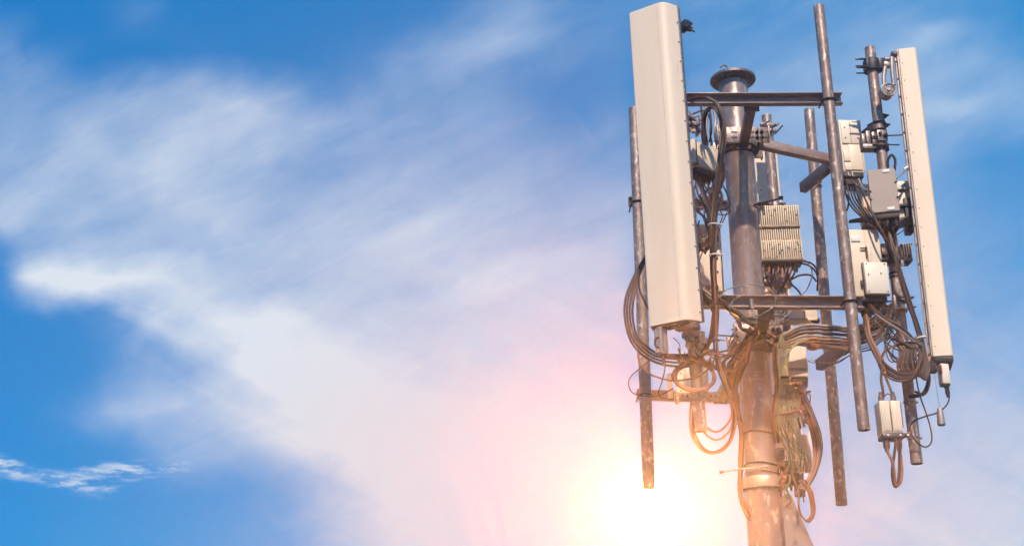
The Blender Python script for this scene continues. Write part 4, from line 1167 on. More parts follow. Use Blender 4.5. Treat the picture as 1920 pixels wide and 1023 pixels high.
# ------------------------------------------------------------------ cables
crnd = random.Random(11)
def cable(pts, r, material, label, grp=None, per=8, n=8, closed=False, cat='cable', name='cable'):
    r *= 0.88
    mb = MB(); mb.tube(smooth_path([P(*p) for p in pts], per, closed), r, n, closed)
    o = mb.build(name, MT[material], None, 60)
    return tag(o, label, cat, grp)
def bundle(pts, count, spread, r, mats, label, grp, jitter=1.0, ends=(1, 1), name='cable', per=8):
    """COUNT cables following PTS (photo px, px, depth), each with its own wandering offset (in pixels)."""
    m = len(pts)
    for i in range(count):
        a = 2 * math.pi * i / count + crnd.uniform(-0.4, 0.4)
        rad = spread * math.sqrt(crnd.uniform(0.15, 1.0))
        q = []
        ph = crnd.uniform(0, 6.28)
        for k, p in enumerate(pts):
            e = ends[0] if k == 0 else ends[1] if k == m - 1 else 1.0
            sp = p[3] if len(p) > 3 else 1.0
            ox = (math.cos(a + 0.5 * k) * rad * sp + crnd.uniform(-1, 1) * jitter * 1.3) * e
            oy = (math.sin(a + 0.5 * k) * rad * sp * 0.8 + crnd.uniform(-1, 1) * jitter * 1.3) * e
            oz = (math.sin(a * 1.7 + ph + 0.4 * k)) * rad * sp * 0.0045 * e
            q.append((p[0] + ox, p[1] + oy, p[2] + oz))
        rr = r * crnd.uniform(0.8, 1.15)
        cable(q, rr, mats[i % len(mats)], label, grp, per, name=name)

# A: the big loops left of the left antenna
LA = 'brown cable looping out left past the big antenna and back under it'
GA = 'cables looping out left of the big antenna'
for i, dx in enumerate((0, 5, 10, 15)):
    cable([(1222, 455 - i, 9.5), (1210 + dx * .3, 480, 9.4), (1190 + dx * .6, 515, 9.3), (1174 + dx, 555, 9.25), (1171 + dx, 590, 9.25), (1179 + dx, 630, 9.25),
           (1196 + dx, 657 - i * 3, 9.25), (1225 + dx * .5, 677 - i * 5, 9.25), (1262, 686 - i * 7, 9.25), (1295, 684 - i * 7, 9.25), (1320, 666 - i * 5, 9.2), (1334 - i, 630, 9.15), (1341 - i, 580, 9.1)],
          0.0105, 'brown', ('outermost', 'second from outside', 'third from outside', 'innermost')[i] + ' of the four brown cables looping out left of the big antenna', GA)
cable([(1198, 505, 9.2), (1199, 540, 9.2), (1210, 568, 9.2), (1228, 596, 9.3)], 0.009, 'brown', 'short cable curving from the left loops behind the big antenna edge')
cable([(1200, 640, 9.25), (1196, 665, 9.25), (1203, 688, 9.2), (1225, 704, 9.15), (1262, 713, 9.1), (1300, 708, 9.05), (1325, 694, 9.05), (1338, 676, 9.1), (1341, 655, 9.1)], 0.008, 'glare_rust', 'long sagging cable crossing in front of the coil under the big antenna')
cable([(1236, 660, 8.9), (1205, 686, 8.95), (1183, 705, 9.0), (1179, 722, 9.0), (1190, 738, 9.0), (1230, 742, 9.1), (1262, 728, 9.2)], 0.005, 'brown', 'thin wire ballooning left from the tilt motor plug')
cable([(1246, 664, 8.75), (1247, 690, 8.8), (1241, 715, 8.9), (1235, 735, 9.0), (1240, 745, 9.0), (1262, 748, 9.1)], 0.005, 'brown', 'thin wire dropping straight from the tilt motor plug')
cable([(1262, 633, 8.8), (1270, 640, 8.82), (1275, 652, 8.9), (1274, 690, 9.1)], 0.004, 'brown', 'short thin wire hanging under the big antenna base')
cable([(1235, 632, 8.75), (1229, 636, 8.75), (1229, 648, 8.75), (1236, 652, 8.75)], 0.009, 'brown', 'tiny loop hugging the tilt motors')
cable([(1340, 600, 9.1), (1334, 580, 9.12), (1320, 560, 9.2), (1300, 540, 9.3)], 0.008, 'brown', 'cable slipping behind the big antenna at the lower front beam')
# coil
for i in range(4):
    k = i * 1.7
    cable([(1303 + 38 * math.cos(t) + crnd.uniform(-1, 1) + (38 - 38) - k * 0.3 * math.cos(t) * 2.0, 706 + (27 - k * 0.8) * math.sin(t) + crnd.uniform(-1, 1), 8.97 + 0.02 * i + (0.10 if math.sin(t) < 0 else 0.0)) for t in [j * 2 * math.pi / 14 for j in range(14)]],
          0.0095, 'glare_rust', 'turn of the round cable coil on the pipe under the big antenna', 'turns of the coiled cable', closed=True)
bundle([(1240, 664, 8.95), (1275, 672, 9.0), (1310, 668, 9.02), (1335, 655, 9.05)], 3, 5, 0.008, ['glare_rust', 'brown'], 'cable running across under the big antenna towards the coil', 'cables crossing beneath the big antenna')
bundle([(1270, 720, 9.1), (1262, 700, 9.05), (1280, 682, 9.05), (1320, 676, 9.05), (1345, 690, 9.05), (1370, 694, 9.3)], 3, 4, 0.009, ['glare_rust', 'brown'], 'orange-lit cable running from the coil towards the mast', 'cables between coil and mast')

# B: vertical bundle beside the left antenna
GB = 'main cable bundle beside the big antenna'
bundle([(1286, 196, 9.2), (1300, 186, 9.1), (1322, 183, 9.02), (1343, 194, 9.0), (1356, 222, 8.98), (1359, 262, 8.98), (1352, 312, 9.0), (1345, 360, 9.0), (1339, 420, 9.0), (1338, 480, 9.0), (1341, 540, 9.0), (1343, 580, 9.0)],
       3, 3.5, 0.0095, ['black', 'black', 'brown'], 'black cable arching over beneath the upper front beam and down', GB, 0.4)
bundle([(1322, 268, 9.5), (1320, 240, 9.45), (1322, 215, 9.4), (1335, 200, 9.35), (1350, 212, 9.3), (1355, 245, 9.3), (1346, 330, 9.2), (1336, 400, 9.05), (1335, 470, 9.05), (1340, 560, 9.05)],
       4, 5, 0.0095, ['black', 'brown'], 'black cable doubling back below the upper front beam into the bundle', GB)
bundle([(1308, 330, 9.7), (1316, 352, 9.5), (1326, 380, 9.2), (1333, 410, 9.08), (1333, 460, 9.05), (1336, 520, 9.05), (1342, 580, 9.05), (1334, 630, 9.1), (1310, 660, 9.2), (1270, 672, 9.2)],
       4, 4, 0.0095, ['brown', 'black'], 'cable leaving the tilted radio and joining the bundle, then turning left', GB, ends=(2.0, 1))
bundle([(1340, 345, 9.6), (1352, 368, 9.5), (1342, 400, 9.1), (1341, 460, 9.02), (1340, 520, 9.0), (1343, 580, 9.0), (1341, 640, 9.0), (1348, 690, 9.0), (1364, 735, 9.0), (1377, 775, 9.0), (1372, 820, 9.05), (1350, 845, 9.1), (1322, 845, 9.1), (1302, 820, 9.1), (1297, 785, 9.1), (1300, 752, 9.15)],
       3, 4, 0.0095, ['brown', 'glare_rust'], 'long cable hanging in a deep loop below the pipe under the big antenna', 'deep hanging loops')
for i, (b, w_) in enumerate(((808, 0), (823, 2))):
    cable([(1343, 560, 9.0), (1342, 620, 9.0), (1350, 680, 9.0), (1364, 730, 9.0), (1372 + w_, 765, 9.0), (1368 + w_, b - 20, 9.05), (1348, b, 9.1), (1328, b - 5, 9.1), (1316, b - 25, 9.12), (1313, 770, 9.15)],
          0.0095, 'glare_rust', 'upper shallow loop of cable hanging right of the pipe end' if i == 0 else 'second loop of cable hanging just under the shallow one')
cable([(1296, 215, 9.6), (1320, 208, 9.6), (1332, 225, 9.6), (1334, 246, 9.6), (1330, 266, 9.7)], 0.009, 'black', 'small dark loop above the tilted radio')
for i, (x, c_) in enumerate(((1316, 'brown'), (1324, 'greycable'), (1332, 'brown'), (1340, 'alu'), (1346, 'greycable'))):
    cable([(x - 2, 196 + i * 3, 9.85), (x + 1, 225, 9.85), (x, 250, 9.85), (x + 3, 272, 9.95)], 0.011, c_, 'stiff cable standing behind the tilted radio under the upper front beam', 'stiff cables behind the tilted radio')
# tangle below the tilted radio
for i in range(9):
    x = 1308 + i * 4.5
    cable([(x, 326, 9.7), (x + crnd.uniform(-6, 6), 348, 9.6), (1320 + crnd.uniform(-10, 30), 372 + crnd.uniform(-8, 8), 9.5), (1334 + crnd.uniform(-6, 6), 402, 9.2), (1336, 440, 9.08)],
          0.008, 'black' if i % 3 else 'brown', 'dark cable in the knot below the tilted radio', 'cables in the knot below the tilted radio')
cable([(1354, 345, 9.6), (1364, 365, 9.55), (1369, 385, 9.5), (1360, 391, 9.5), (1345, 390, 9.4), (1320, 384, 9.4), (1300, 378, 9.5)], 0.008, 'black', 'cable looping out to touch the mast beside the upper rear beam')
cable([(1345, 374, 9.6), (1356, 382, 9.55), (1368, 392, 9.5), (1364, 402, 9.5), (1346, 402, 9.3)], 0.006, 'black', 'small wire hooked near the mast beside the upper rear beam')
cable([(1308, 345, 9.6), (1309, 370, 9.6), (1308, 395, 9.6), (1303, 420, 9.5), (1304, 450, 9.4)], 0.004, 'jade', 'thin pale green wire dropping beside the big antenna edge')
bundle([(1305, 392, 9.5), (1318, 405, 9.3), (1332, 422, 9.1), (1336, 450, 9.05)], 2, 3, 0.008, ['black'], 'short cable joining the bundle from behind the big antenna', 'cables joining the bundle from behind')
bundle([(1304, 500, 9.4), (1312, 475, 9.3), (1326, 455, 9.2), (1334, 430, 9.1)], 2, 3, 0.007, ['brown'], 'short cable slanting up into the bundle by the finned box', 'cables slanting up into the bundle')
bundle([(1303, 512, 9.2), (1312, 535, 9.15), (1328, 552, 9.1), (1345, 564, 9.1), (1372, 580, 9.15), (1395, 598, 9.4), (1420, 612, 9.7)], 5, 5, 0.0075, ['brown', 'jade', 'brown', 'greycable'], 'cable slanting from the bundle towards the lower mast clamp', 'cables slanting to the lower mast clamp')
bundle([(1340, 556, 9.05), (1362, 574, 9.1), (1385, 592, 9.3), (1412, 606, 9.6), (1432, 618, 9.7)], 3, 4, 0.012, ['brown', 'glare_rust'], 'thick cable slanting from the bundle down to the mast', 'thick cables slanting to the mast')
for y, g_ in ((421, 0), (478, 1), (570, 2), (638, 3)):
    c = P(1339.5 - (2 if y < 450 else 0), y, 9.01)
    mb = MB(); mb.tube([c + Vector((0.037 * math.cos(t), 0.037 * math.sin(t), 0.004 * math.sin(t))) for t in [i * math.pi / 10 for i in range(20)]], 0.006, 8, closed=True)
    mb.tube([c + Vector((0.03, -0.02, 0)), c + Vector((0.075, -0.03, -0.012))], 0.004, 6)
    o = mb.build('cable_tie', MT['tie'] if y < 500 else MT['brown'])
    tag(o, ['white tie high on the bundle beside the finned box', 'white tie round the bundle at mid height of the big antenna', 'dark tie round the bundle at the lower front beam', 'dark tie round the bundle below the lower front beam'][g_], 'cable tie', 'ties on the main bundle')
mb = MB(); mb.tube([P(1343, 628, 9.0), P(1362, 629, 9.3), P(1385, 632, 9.6)], 0.006, 8); o = mb.build('spacer_rod', MT['dark']); tag(o, 'thin rod joining the cable bundle to the mast clamp', 'rod')

# C: knot at the lower clamp
cable([(1347, 562, 9.05), (1360, 545, 9.1), (1385, 536, 9.1), (1415, 533, 9.1), (1440, 541, 9.1), (1453, 556, 9.1), (1450, 574, 9.1), (1430, 588, 9.1), (1405, 595, 9.2), (1375, 597, 9.3)], 0.0055, 'jade', 'large pale green wire loop in front of the mast')
cable([(1392, 553, 9.1), (1376, 562, 9.1), (1368, 578, 9.1), (1372, 590, 9.15), (1395, 603, 9.3), (1430, 606, 9.5)], 0.0055, 'jade', 'smaller green wire loop at the lower front beam')
for i in range(7):
    cable([(1368 + i * 3, 588 + i * 2, 9.4), (1400 + i * 4, 600 + crnd.uniform(-4, 4), 9.5), (1432, 606 + crnd.uniform(-5, 8), 9.55), (1452, 600 + crnd.uniform(-10, 12), 9.6), (1470 + crnd.uniform(0, 18), 594 + crnd.uniform(-14, 20), 9.7)],
          0.0055, ['jade', 'greycable', 'brown'][i % 3], 'thin wire crossing the mast just above the lower clamp', 'thin wires above the lower clamp')
for i in range(14):
    x0 = 1408 + crnd.uniform(-8, 30); y0 = 616 + crnd.uniform(-8, 14)
    x1 = 1352 + i * 3.2; y1 = 684 + crnd.uniform(-6, 22)
    cable([(x0, y0, 9.62), ((x0 + x1) / 2 + crnd.uniform(-2, 12), (y0 + y1) / 2 - 8, 9.6), (x1 + 8, y1 - 14, 9.65), (x1, y1, 9.75), (1376 + crnd.uniform(-4, 5), 730 + crnd.uniform(-5, 12), 9.9), (1382 + crnd.uniform(-4, 3), 775, 9.95)],
          crnd.choice((0.008, 0.011, 0.012)), ['glare_rust', 'brown', 'glare_rust'][i % 3], 'reddish cable fanning from the mast knot down the mast left side', 'reddish cables fanning from the mast knot')
for i in range(16):
    p0 = (1398 + crnd.uniform(0, 55), 608 + crnd.uniform(0, 28), 9.6 + crnd.uniform(-0.05, 0.12))
    p1 = (p0[0] + crnd.uniform(-14, 14), p0[1] + crnd.uniform(-12, 12), 9.58)
    p2 = (1398 + crnd.uniform(0, 55), 610 + crnd.uniform(0, 26), 9.66)
    cable([p0, p1, p2], crnd.choice((0.008, 0.012)), ['glare_rust', 'brown', 'black'][i % 3], 'short twisted cable in the dark knot at the lower mast clamp', 'twisted cables of the mast knot', per=6)
bundle([(1384, 600, 9.7), (1390, 614, 9.65), (1402, 622, 9.6), (1418, 624, 9.6)], 2, 3, 0.013, ['black', 'brown'], 'thick cable hooking round the mast left side into the knot', 'hooked cables at the knot')
# D: down the left side of the mast
bundle([(1378, 700, 9.9), (1382, 760, 9.93), (1390, 810, 9.95), (1389, 860, 9.95), (1388, 905, 9.93), (1392, 940, 9.92), (1406, 972, 9.95)], 4, 4, 0.010, ['glare_rust', 'brown'], 'cable running down the left flank of the mast past its collar', 'cables down the mast left flank')
cable([(1378, 770, 9.9), (1387, 785, 9.9), (1394, 793, 9.9)], 0.004, 'brown', 'hair-thin wire slanting onto the left of the mast')
cable([(1376, 795, 9.9), (1386, 793, 9.9), (1396, 795, 9.9)], 0.010, 'glare_rust', 'short stub reaching the mast left side from the hanging loops')

# E: under the finned box
GE = 'dark cables under the finned box'
for i, (x0, pts) in enumerate((
    (1492, [(1500, 492), (1515, 497), (1527, 506), (1533, 520), (1532, 545)]), (1496, [(1506, 489), (1520, 493), (1530, 502), (1534, 515)]),
    (1486, [(1484, 505), (1478, 520), (1470, 536), (1474, 545)]), (1490, [(1490, 510), (1482, 528), (1497, 545), (1503, 556)]),
    (1482, [(1478, 508), (1480, 524), (1500, 516), (1520, 516), (1531, 528)]), (1480, [(1474, 520), (1466, 540), (1468, 552)]))):
    cable([(x0, 482, 10.35)] + [(a, b, 10.3) for a, b in pts], 0.0095, 'black', 'dark cable curling out from under the finned box', GE)
cable([(1508, 486, 10.3), (1518, 497, 10.25), (1523, 515, 10.25), (1514, 540, 10.25), (1502, 553, 10.25)], 0.006, 'jade', 'thin greenish wire looping below the finned box')
cable([(1462, 488, 10.4), (1470, 500, 10.4), (1480, 497, 10.4)], 0.009, 'greycable', 'short grey hook of cable beneath the finned box')
for i in range(5):
    cable([(1434 + i * 5, 488, 10.35), (1432 + i * 6 + crnd.uniform(-4, 4), 510, 10.3), (1440 + crnd.uniform(-10, 20), 535, 10.3), (1445 + crnd.uniform(-12, 20), 560, 10.2)], 0.009, 'black' if i % 2 else 'glare_rust', 'dark cable dropping between the mast and the short pipe', 'cables between mast and short pipe')

# F: thick horizontal run to the right
GF = 'thick cable run to the right'
for i in range(6):
    y = 612 + i * 6.5
    cable([(1452 + crnd.uniform(-4, 4), 634 + i * 3, 9.75), (1476, y + 12 - i, 9.72), (1500, y - 0, 9.7), (1525, y - 3 + crnd.uniform(-1, 1), 9.68), (1560, y + crnd.uniform(-1, 1), 9.66), (1592, y + 2, 9.6), (1622, y - 4, 9.5), (1650, y - 14, 9.35), (1672, 590 - i * 3, 9.3)],
          0.0150 if i in (0, 1, 2, 4) else 0.010, ['greycable', 'brown', 'brown', 'greycable', 'glare_rust', 'brown'][i], ('topmost cable of the thick run from mast to rightmost pipe', 'second cable from the top of the thick run right of the mast', 'third cable from the top of the thick run right of the mast', 'fourth, pale grey cable of the thick run right of the mast', 'fifth, thin reddish cable of the thick run right of the mast', 'lowest cable of the thick run from mast to rightmost pipe')[i], GF)
for i in range(5):
    cable([(1532, 634 + crnd.uniform(-4, 5), 9.68), (1508, 634 + i * 1.2, 9.68), (1490 - i, 644 + i * 2, 9.68), (1478 - i * 1.5, 664 + i * 2, 9.7), (1474 - i * 1.6, 690, 9.7), (1473 - i, 708, 9.7)],
          0.0048, ['green', 'green', 'green'][i % 3], 'thin green wire arching over into the tied bundle right of the mast', 'green wires arching into the tied bundle')
for i in range(14):
    top = 1462 + (i % 7) * 2.6; mid = 1455 + i * 3.0; low = 1470 + ((i * 5) % 14) * 2.6
    cable([(1460 + crnd.uniform(-2, 6), 618 + crnd.uniform(0, 18), 9.72), (top - 5 + (i * 7 % 13), 660, 9.7 + 0.01 * (i % 4)), (top, 708, 9.7), (mid + 4, 745, 9.7), (mid, 785 + crnd.uniform(-8, 8), 9.7), ((mid + low) / 2, 825 + crnd.uniform(-8, 8), 9.75),
           (low + crnd.uniform(0, 16), 858 + crnd.uniform(-8, 8), 9.8), (low + 4 + crnd.uniform(-4, 12), 884, 9.85)],
          0.0048, ['green', 'green', 'jade', 'green'][i % 4], 'thin green wire of the tied bundle spreading out below its tie', 'green wires spreading below their tie')
mb = MB(); c = P(1472, 709, 9.7)
for k in (0, 1): mb.tube([c + Vector((0.035 * math.cos(t), 0.03 * math.sin(t), 0.012 * k + 0.005 * math.sin(t))) for t in [i * math.pi / 10 for i in range(20)]], 0.006, 8, closed=True)
o = mb.build('cable_tie', MT['brown']); tag(o, 'double tie gathering the green wires right of the mast', 'cable tie')
cable([(1448, 778, 9.75), (1470, 775, 9.68), (1498, 770, 9.7)], 0.009, 'glare_rust', 'strap rod crossing the green wires below their tie')
bundle([(1453, 650, 9.9), (1455, 690, 9.9), (1457, 730, 9.9), (1452, 780, 9.9), (1456, 830, 9.9)], 4, 4, 0.013, ['glare_rust', 'brown'], 'reddish cable hugging the right side of the mast', 'cables hugging the mast right side')
# G: bundle from the vented radio down and round
GG = 'cables curving down right of the green wires'
for i in range(7):
    k = i * 3.3
    cable([(1484 + i * 4.5, 716, 10.1), (1492 + k, 740, 10.05), (1508 + k * 0.9, 775, 10.0), (1522 + k * 0.9, 815, 10.0), (1526 + k * 0.75, 850, 10.0), (1521 + k * 0.5, 885, 9.95), (1506 + k * 0.5, 912, 9.92), (1492 + k * 0.3, 930, 9.9)],
          0.0105 if i < 5 else 0.006, ['glare_rust', 'glare_rust', 'brown'][i % 3] if i < 6 else 'dark', 'cable curving down from the vented box to the mast collar', GG)
for i in range(4):
    k = i * 2.5
    cable([(1498, 900, 9.85), (1512 + k, 915, 9.85), (1519 + k, 940, 9.85), (1521 + k * 0.8, 962, 9.85), (1512 + k * .5, 974 + k * 0.5, 9.85), (1501, 962, 9.85), (1497, 940, 9.85), (1500, 915, 9.88)],
          0.0095 if i else 0.006, 'glare_rust', ('thin inner', 'second', 'third', 'outermost')[i] + ' loop of cable hanging beside the mast collar', 'loops hanging beside the mast collar')
for i in range(22):
    x = 1478 + crnd.uniform(0, 36); y = 718 + crnd.uniform(0, 70)
    cable([(x, y, 9.95 + crnd.uniform(-.05, .1)), (x + crnd.uniform(-12, 12), y + crnd.uniform(-2, 16), 9.93), (x + crnd.uniform(-16, 16), y + crnd.uniform(4, 26), 9.98)], crnd.choice((0.007, 0.010, 0.013)), ['glare_rust', 'brown', 'glare_rust'][i % 3],
          'short kinked cable in the tangle under the vented box', 'kinked cables under the vented box', per=5)
for i in range(14):
    x = 1462 + crnd.uniform(0, 45); y = 872 + crnd.uniform(0, 56)
    cable([(x, y, 9.86), (x + crnd.uniform(-12, 12), y + crnd.uniform(-6, 14), 9.83), (x + crnd.uniform(-14, 14), y + crnd.uniform(6, 28), 9.88)], crnd.choice((0.006, 0.010)), ['glare_rust', 'green'][i % 2 if i > 7 else 0],
          'short wire in the tangle round the junction box by the collar', 'short wires round the junction box', per=5)

# H: below the white radio and round the grey cover
GH = 'dark cables between the white radio and the cabinet'
for i in range(6):
    cable([(1584 + i * 5, 350, 9.75), (1588 + i * 5.5, 372, 9.7), (1600 + i * 6, 392, 9.6), (1622 + i * 4, 412, 9.4), (1644 + i * 3, 428, 9.3), (1660 + i * 2, 452, 9.27), (1672 + i * 2, 490, 9.25)],
          0.0095 if i % 2 else 0.008, ['black', 'brown', 'black'][i % 3], 'dark cable running from the white radio behind the grey-brown cover', GH)
cable([(1592, 336, 9.6), (1604, 345, 9.5), (1615, 358, 9.3), (1628, 385, 9.15), (1644, 415, 9.1), (1664, 452, 9.1), (1680, 488, 9.15), (1692, 520, 9.2)], 0.0085, 'brown', 'cable slanting across in front of the pipe from the white radio')
cable([(1610, 335, 9.4), (1618, 352, 9.2), (1628, 356, 9.15), (1636, 350, 9.15)], 0.008, 'greycable', 'short grey cable entering the grey-brown cover from the left')
for i in range(3):
    cable([(1592, 414 + i * 1.5, 9.5), (1610, 410 + i * 3, 9.45), (1632, 410 + i * 3, 9.4), (1655, 420, 9.3)], 0.008, 'black', ('upper', 'middle', 'lower')[i] + ' cable crossing level from the tall pipe above the large cabinet', 'level cables above the large cabinet')
cable([(1588, 365, 9.7), (1591, 380, 9.7), (1588, 395, 9.7)], 0.009, 'black', 'cable end hanging left under the white radio')
cable([(1680, 336, 9.2), (1688, 328, 9.25), (1698, 318, 9.3)], 0.009, 'greycable', 'short stiff grey cable from the cover up to the slim antenna')
cable([(1695, 318, 9.3), (1702, 313, 9.3)], 0.014, 'tie', 'white cable tip meeting the slim antenna', name='cable_tip')
for i in range(12):
    a = crnd.uniform(0, 6.28)
    cable([(1652 + i * 2.6, 404, 9.2), (1656 + i * 2.2 + crnd.uniform(-5, 5), 418, 9.15), (1664 + crnd.uniform(-9, 12), 436 + crnd.uniform(-5, 6), 9.2), (1672 + crnd.uniform(-5, 8), 460, 9.22)],
          crnd.choice((0.008, 0.010)), ['black', 'black', 'brown'][i % 3], 'dark cable in the knot below the grey-brown cover', 'cables in the knot below the cover', per=6)
for i in range(4):
    cable([(1712, 404 + i * 5, 9.4), (1698, 410 + i * 4, 9.3), (1684, 420 + i * 3, 9.25), (1676, 432 + i * 3, 9.25)], 0.009, 'black', 'short dark cable bridging to the slim antenna', 'cables bridging to the slim antenna')
cable([(1712, 412, 9.4), (1700, 426, 9.3), (1688, 436, 9.2), (1678, 442, 9.2)], 0.005, 'black', 'thin wire sagging between pipe and slim antenna')
# I: bundle down beside the rightmost pipe
GI = 'cable bundle right of the rightmost pipe'
bundle([(1668, 440, 9.2), (1680, 480, 9.15), (1690, 520, 9.15), (1700, 555, 9.15), (1712, 590, 9.15), (1722, 622, 9.15), (1730, 652, 9.15), (1738, 690, 9.15), (1740, 715, 9.15), (1730, 738, 9.2), (1708, 742, 9.25)],
       7, 4.5, 0.0095, ['brown', 'black', 'brown'], 'cable in the long bundle down the right of the rightmost pipe', GI, 0.5)
for i in range(9):
    k = i * 2.6
    cable([(1722 + crnd.uniform(-3, 3), 630, 9.12), (1716 - k * 1.2, 655 + k * 0.3, 9.1), (1722 - k * 1.8, 690 + k * 0.2, 9.08), (1734 - k * 0.4, 712 - k * 0.6, 9.08), (1742 - k * 0.8, 690 - k * 0.5, 9.1), (1734 - k * 0.5, 655, 9.12), (1726, 632, 9.14)],
          0.0085, ['brown', 'black'][i % 2], 'cable looping tightly below the white tie beside the slim antenna', 'tight loops below the white tie')
mb = MB(); c = P(1725, 634, 9.14)
mb.tube([c + Vector((0.042 * math.cos(t), 0.042 * math.sin(t), 0.008 * math.cos(t))) for t in [i * math.pi / 10 for i in range(20)]], 0.0065, 8, closed=True)
o = mb.build('cable_tie', MT['tie']); tag(o, 'white tie holding the bundle beside the slim antenna', 'cable tie')
for (cx, cy, rx, ry, r, Y, l_) in ((1692, 668, 36, 46, 0.0095, 9.12, 'wide cable ring looped round the rightmost pipe above the filters'), (1700, 655, 30, 32, 0.008, 9.1, 'smaller cable ring around the rightmost pipe beside the tight loops')):
    cable([(cx + rx * math.cos(t) + crnd.uniform(-3, 3), cy + ry * math.sin(t) * (1.0 if math.sin(t) > 0 else 0.45) + crnd.uniform(-2, 2), Y) for t in [j * 2 * math.pi / 12 for j in range(12)]], r, 'brown', l_, closed=True)
for i in range(5):
    cable([(1655 - i, 676 + i * 3, 9.15), (1668, 688 + i * 5, 9.08), (1690, 700 + i * 3.5, 9.05), (1712, 698 + i * 2, 9.05), (1730, 680 - i * 4, 9.08)], 0.0095, ['brown', 'black'][i % 2], 'cable sagging across the rightmost pipe above the filters', 'cables sagging across the pipe above the filters')
bundle([(1660, 640, 9.3), (1670, 632, 9.2), (1690, 640, 9.1), (1712, 652, 9.1), (1722, 640, 9.12)], 2, 4, 0.006, ['brown'], 'thin cable crossing the rightmost pipe below the square clamp', 'thin cables below the square clamp')
# J: from the cabinet base to the pipe and down
bundle([(1626, 562, 9.4), (1640, 582, 9.2), (1660, 598, 9.1), (1684, 612, 9.08), (1706, 630, 9.1), (1720, 644, 9.12)], 4, 4.5, 0.009, ['brown', 'greycable', 'brown'], 'cable from the large cabinet base slanting down over the pipe', 'cables slanting from the cabinet base')
bundle([(1622, 572, 9.45), (1626, 600, 9.3), (1629, 628, 9.25), (1640, 655, 9.2), (1650, 680, 9.15), (1657, 700, 9.1)], 3, 4.5, 0.016, ['glare_rust', 'brown'], 'thick reddish cable dropping from the large cabinet', 'thick reddish cables under the cabinet')
cable([(1636, 594, 9.3), (1648, 608, 9.3), (1656, 618, 9.3)], 0.005, 'jade', 'short thin green wire over the lower right beam')
cable([(1664, 616, 9.3), (1660, 645, 9.2), (1656, 675, 9.1)], 0.010, 'greycable', 'grey cable dropping straight from the lower right beam')
for i in range(4):
    cable([(1604, 648 + i * 4, 9.5), (1630, 640 + i * 5, 9.4), (1655, 625 + i * 4, 9.3), (1676, 604 + i * 5, 9.25)], 0.006, ['jade', 'greycable', 'brown', 'black'][i], ('pale green', 'pale grey', 'brown', 'black')[i] + ' thin wire slanting up from the tall pipe to the rightmost pipe', 'thin wires slanting to the rightmost pipe')
cable([(1520, 674, 10.6), (1534, 678, 10.4), (1560, 680, 10.2), (1590, 668, 10.0), (1612, 655, 9.7)], 0.006, 'greycable', 'thin wire along the underside of the lower right beam')
cable([(1550, 686, 10.3), (1575, 678, 10.1), (1600, 662, 9.9), (1640, 655, 9.5)], 0.005, 'black', 'second thin wire below the lower right beam')
cable([(1514, 675, 10.2), (1524, 680, 10.2), (1534, 676, 10.2)], 0.004, 'dark', 'hair-thin hook of wire left of the lower right beam end')
# K: filters
cable([(1654, 690, 9.1), (1652, 710, 9.05), (1655, 730, 9.03), (1656.5, 746, 9.03)], 0.012, 'brown', 'cable feeding the left filter module from above')
cable([(1658, 700, 9.1), (1665, 718, 9.05), (1671, 734, 9.03), (1674.5, 746, 9.03)], 0.012, 'brown', 'cable feeding the right filter module from above')
cable([(1659, 742, 9.03), (1664, 738, 9.03), (1671, 741, 9.03)], 0.005, 'black', 'tiny bridging wire atop the filter modules')
cable([(1661, 826, 9.0), (1664, 845, 9.0), (1673, 865, 8.98), (1677, 890, 8.98), (1679, 910, 8.98), (1688, 903, 9.0), (1691, 880, 9.02), (1688, 850, 9.02), (1683, 828, 9.0)], 0.013, 'glare_rust', 'thick cable loop hanging below the filter modules')
cable([(1680, 826, 9.0), (1677, 850, 8.99), (1673, 880, 8.99), (1675, 905, 8.99), (1681, 911, 8.99), (1685, 890, 9.0), (1686, 860, 9.0), (1687, 828, 9.0)], 0.012, 'brown', 'second cable loop hanging below the filter modules')
# L: far right tail
cable([(1777, 722, 9.25), (1780, 740, 9.2), (1776, 757, 9.15), (1760, 772, 9.1), (1735, 780, 9.1), (1715, 788, 9.15), (1706, 800, 9.2), (1712, 820, 9.15), (1728, 835, 9.1), (1740, 836, 9.1), (1747, 824, 9.1), (1744, 800, 9.1), (1735, 770, 9.1), (1726, 745, 9.1), (1719, 715, 9.1), (1717, 690, 9.1)],
      0.0065, 'black', 'long thin cable swinging from the slim antenna base round below the rightmost pipe')
cable([(1736, 735, 9.15), (1728, 738, 9.15), (1715, 733, 9.15)], 0.011, 'black', 'short dark cable stub near the foot of the slim antenna')
for y in (755, 704, 822):
    c = poleG(y)
    mb = MB(); mb.lathe(Matrix.Translation(c), [(-0.006, rG), (-0.006, rG + 0.004), (0.006, rG + 0.004), (0.006, rG)], n=24)
    mb.bolt(c + Vector((-rG, -0.02, 0)), (-1, -0.3, 0), 0.008, 0.012); mb.bolt(c + Vector((rG, -0.02, 0)), (1, -0.3, 0), 0.008, 0.012)
    o = mb.build('band_clip', MT['clamp']); tag(o, {755: 'steel band round the rightmost pipe level with the filters', 704: 'pale band round the rightmost pipe above the filters', 822: 'lowest steel band round the rightmost pipe near its open end'}[y], 'band', 'bands on the rightmost pipe')

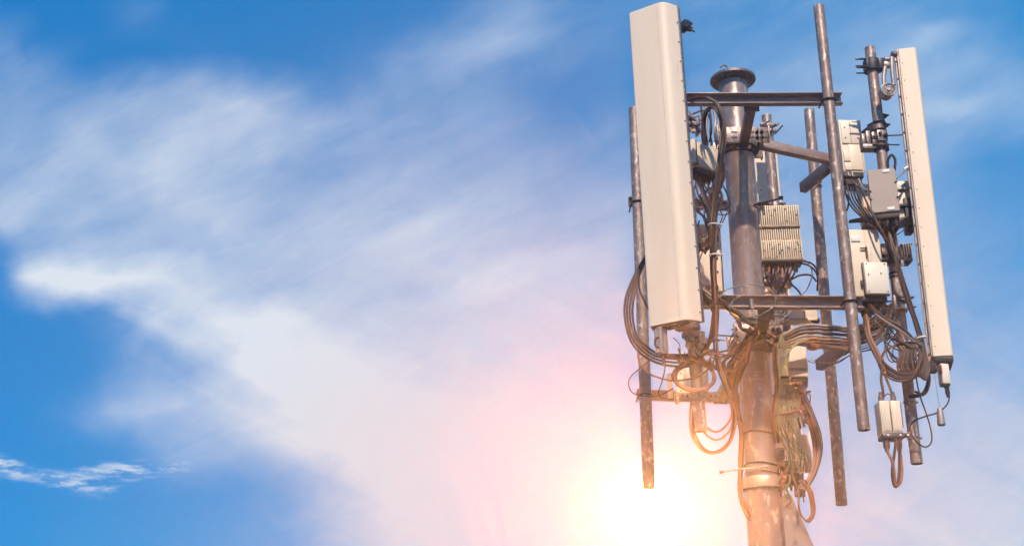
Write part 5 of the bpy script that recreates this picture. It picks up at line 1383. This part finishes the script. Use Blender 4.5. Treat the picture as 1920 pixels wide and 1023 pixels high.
# M: finer strays that thicken the tangle where the photo shows it
for i in range(12):
    y0 = crnd.uniform(560, 640); x0 = crnd.uniform(1660, 1690)
    cable([(x0, y0, 9.2), (x0 - crnd.uniform(5, 25), y0 + crnd.uniform(15, 40), 9.12), (x0 + crnd.uniform(0, 25), y0 + crnd.uniform(45, 75), 9.1), (1722 + crnd.uniform(-8, 8), 645 + crnd.uniform(0, 50), 9.12)],
          crnd.choice((0.005, 0.007)), ['black', 'brown', 'dark'][i % 3], 'fine stray dark wire hanging round the rightmost pipe below the square clamp', 'stray wires round the rightmost pipe')
for i in range(10):
    x0 = crnd.uniform(1296, 1340); y0 = crnd.uniform(335, 420)
    cable([(x0, y0, 9.5), (x0 + crnd.uniform(-8, 14), y0 + crnd.uniform(15, 30), 9.4), (x0 + crnd.uniform(-4, 28), y0 + crnd.uniform(35, 60), 9.3), (1335 + crnd.uniform(-4, 4), y0 + crnd.uniform(70, 100), 9.1)],
          crnd.choice((0.005, 0.007)), ['black', 'brown'][i % 2], 'fine stray dark wire between the big antenna and the mast', 'stray wires left of the mast')
for i in range(8):
    x0 = 1250 + i * 11
    cable([(x0, 655 + crnd.uniform(-4, 14), 9.0), (x0 + crnd.uniform(5, 20), 672 + crnd.uniform(-6, 10), 8.95), (x0 + crnd.uniform(20, 40), 668 + crnd.uniform(-8, 14), 8.98), (x0 + crnd.uniform(35, 60), 650 + crnd.uniform(-6, 30), 9.05)],
          crnd.choice((0.005, 0.008)), ['glare_rust', 'brown'][i % 2], 'fine stray wire below the foot of the big antenna', 'stray wires below the big antenna')

# ------------------------------------------------------------------ haze: the thin air that carries the sun's glare
hz_m = bpy.data.materials.new('haze_air'); hz_m.use_nodes = True
_t = hz_m.node_tree; _t.nodes.clear()
_v = _t.nodes.new('ShaderNodeVolumePrincipled')
_v.inputs['Color'].default_value = (0.95, 0.93, 0.92, 1)
_v.inputs['Density'].default_value = HAZE
_v.inputs['Anisotropy'].default_value = 0.90
_o = _t.nodes.new('ShaderNodeOutputMaterial'); _t.links.new(_v.outputs[0], _o.inputs['Volume'])
_mb = MB(); _mb.box(Matrix.Translation((1.0, 4.5, 3.3)), 13, 15, 9, bev=0)
hz_o = _mb.build('haze', hz_m); hz_o['kind'] = 'stuff'
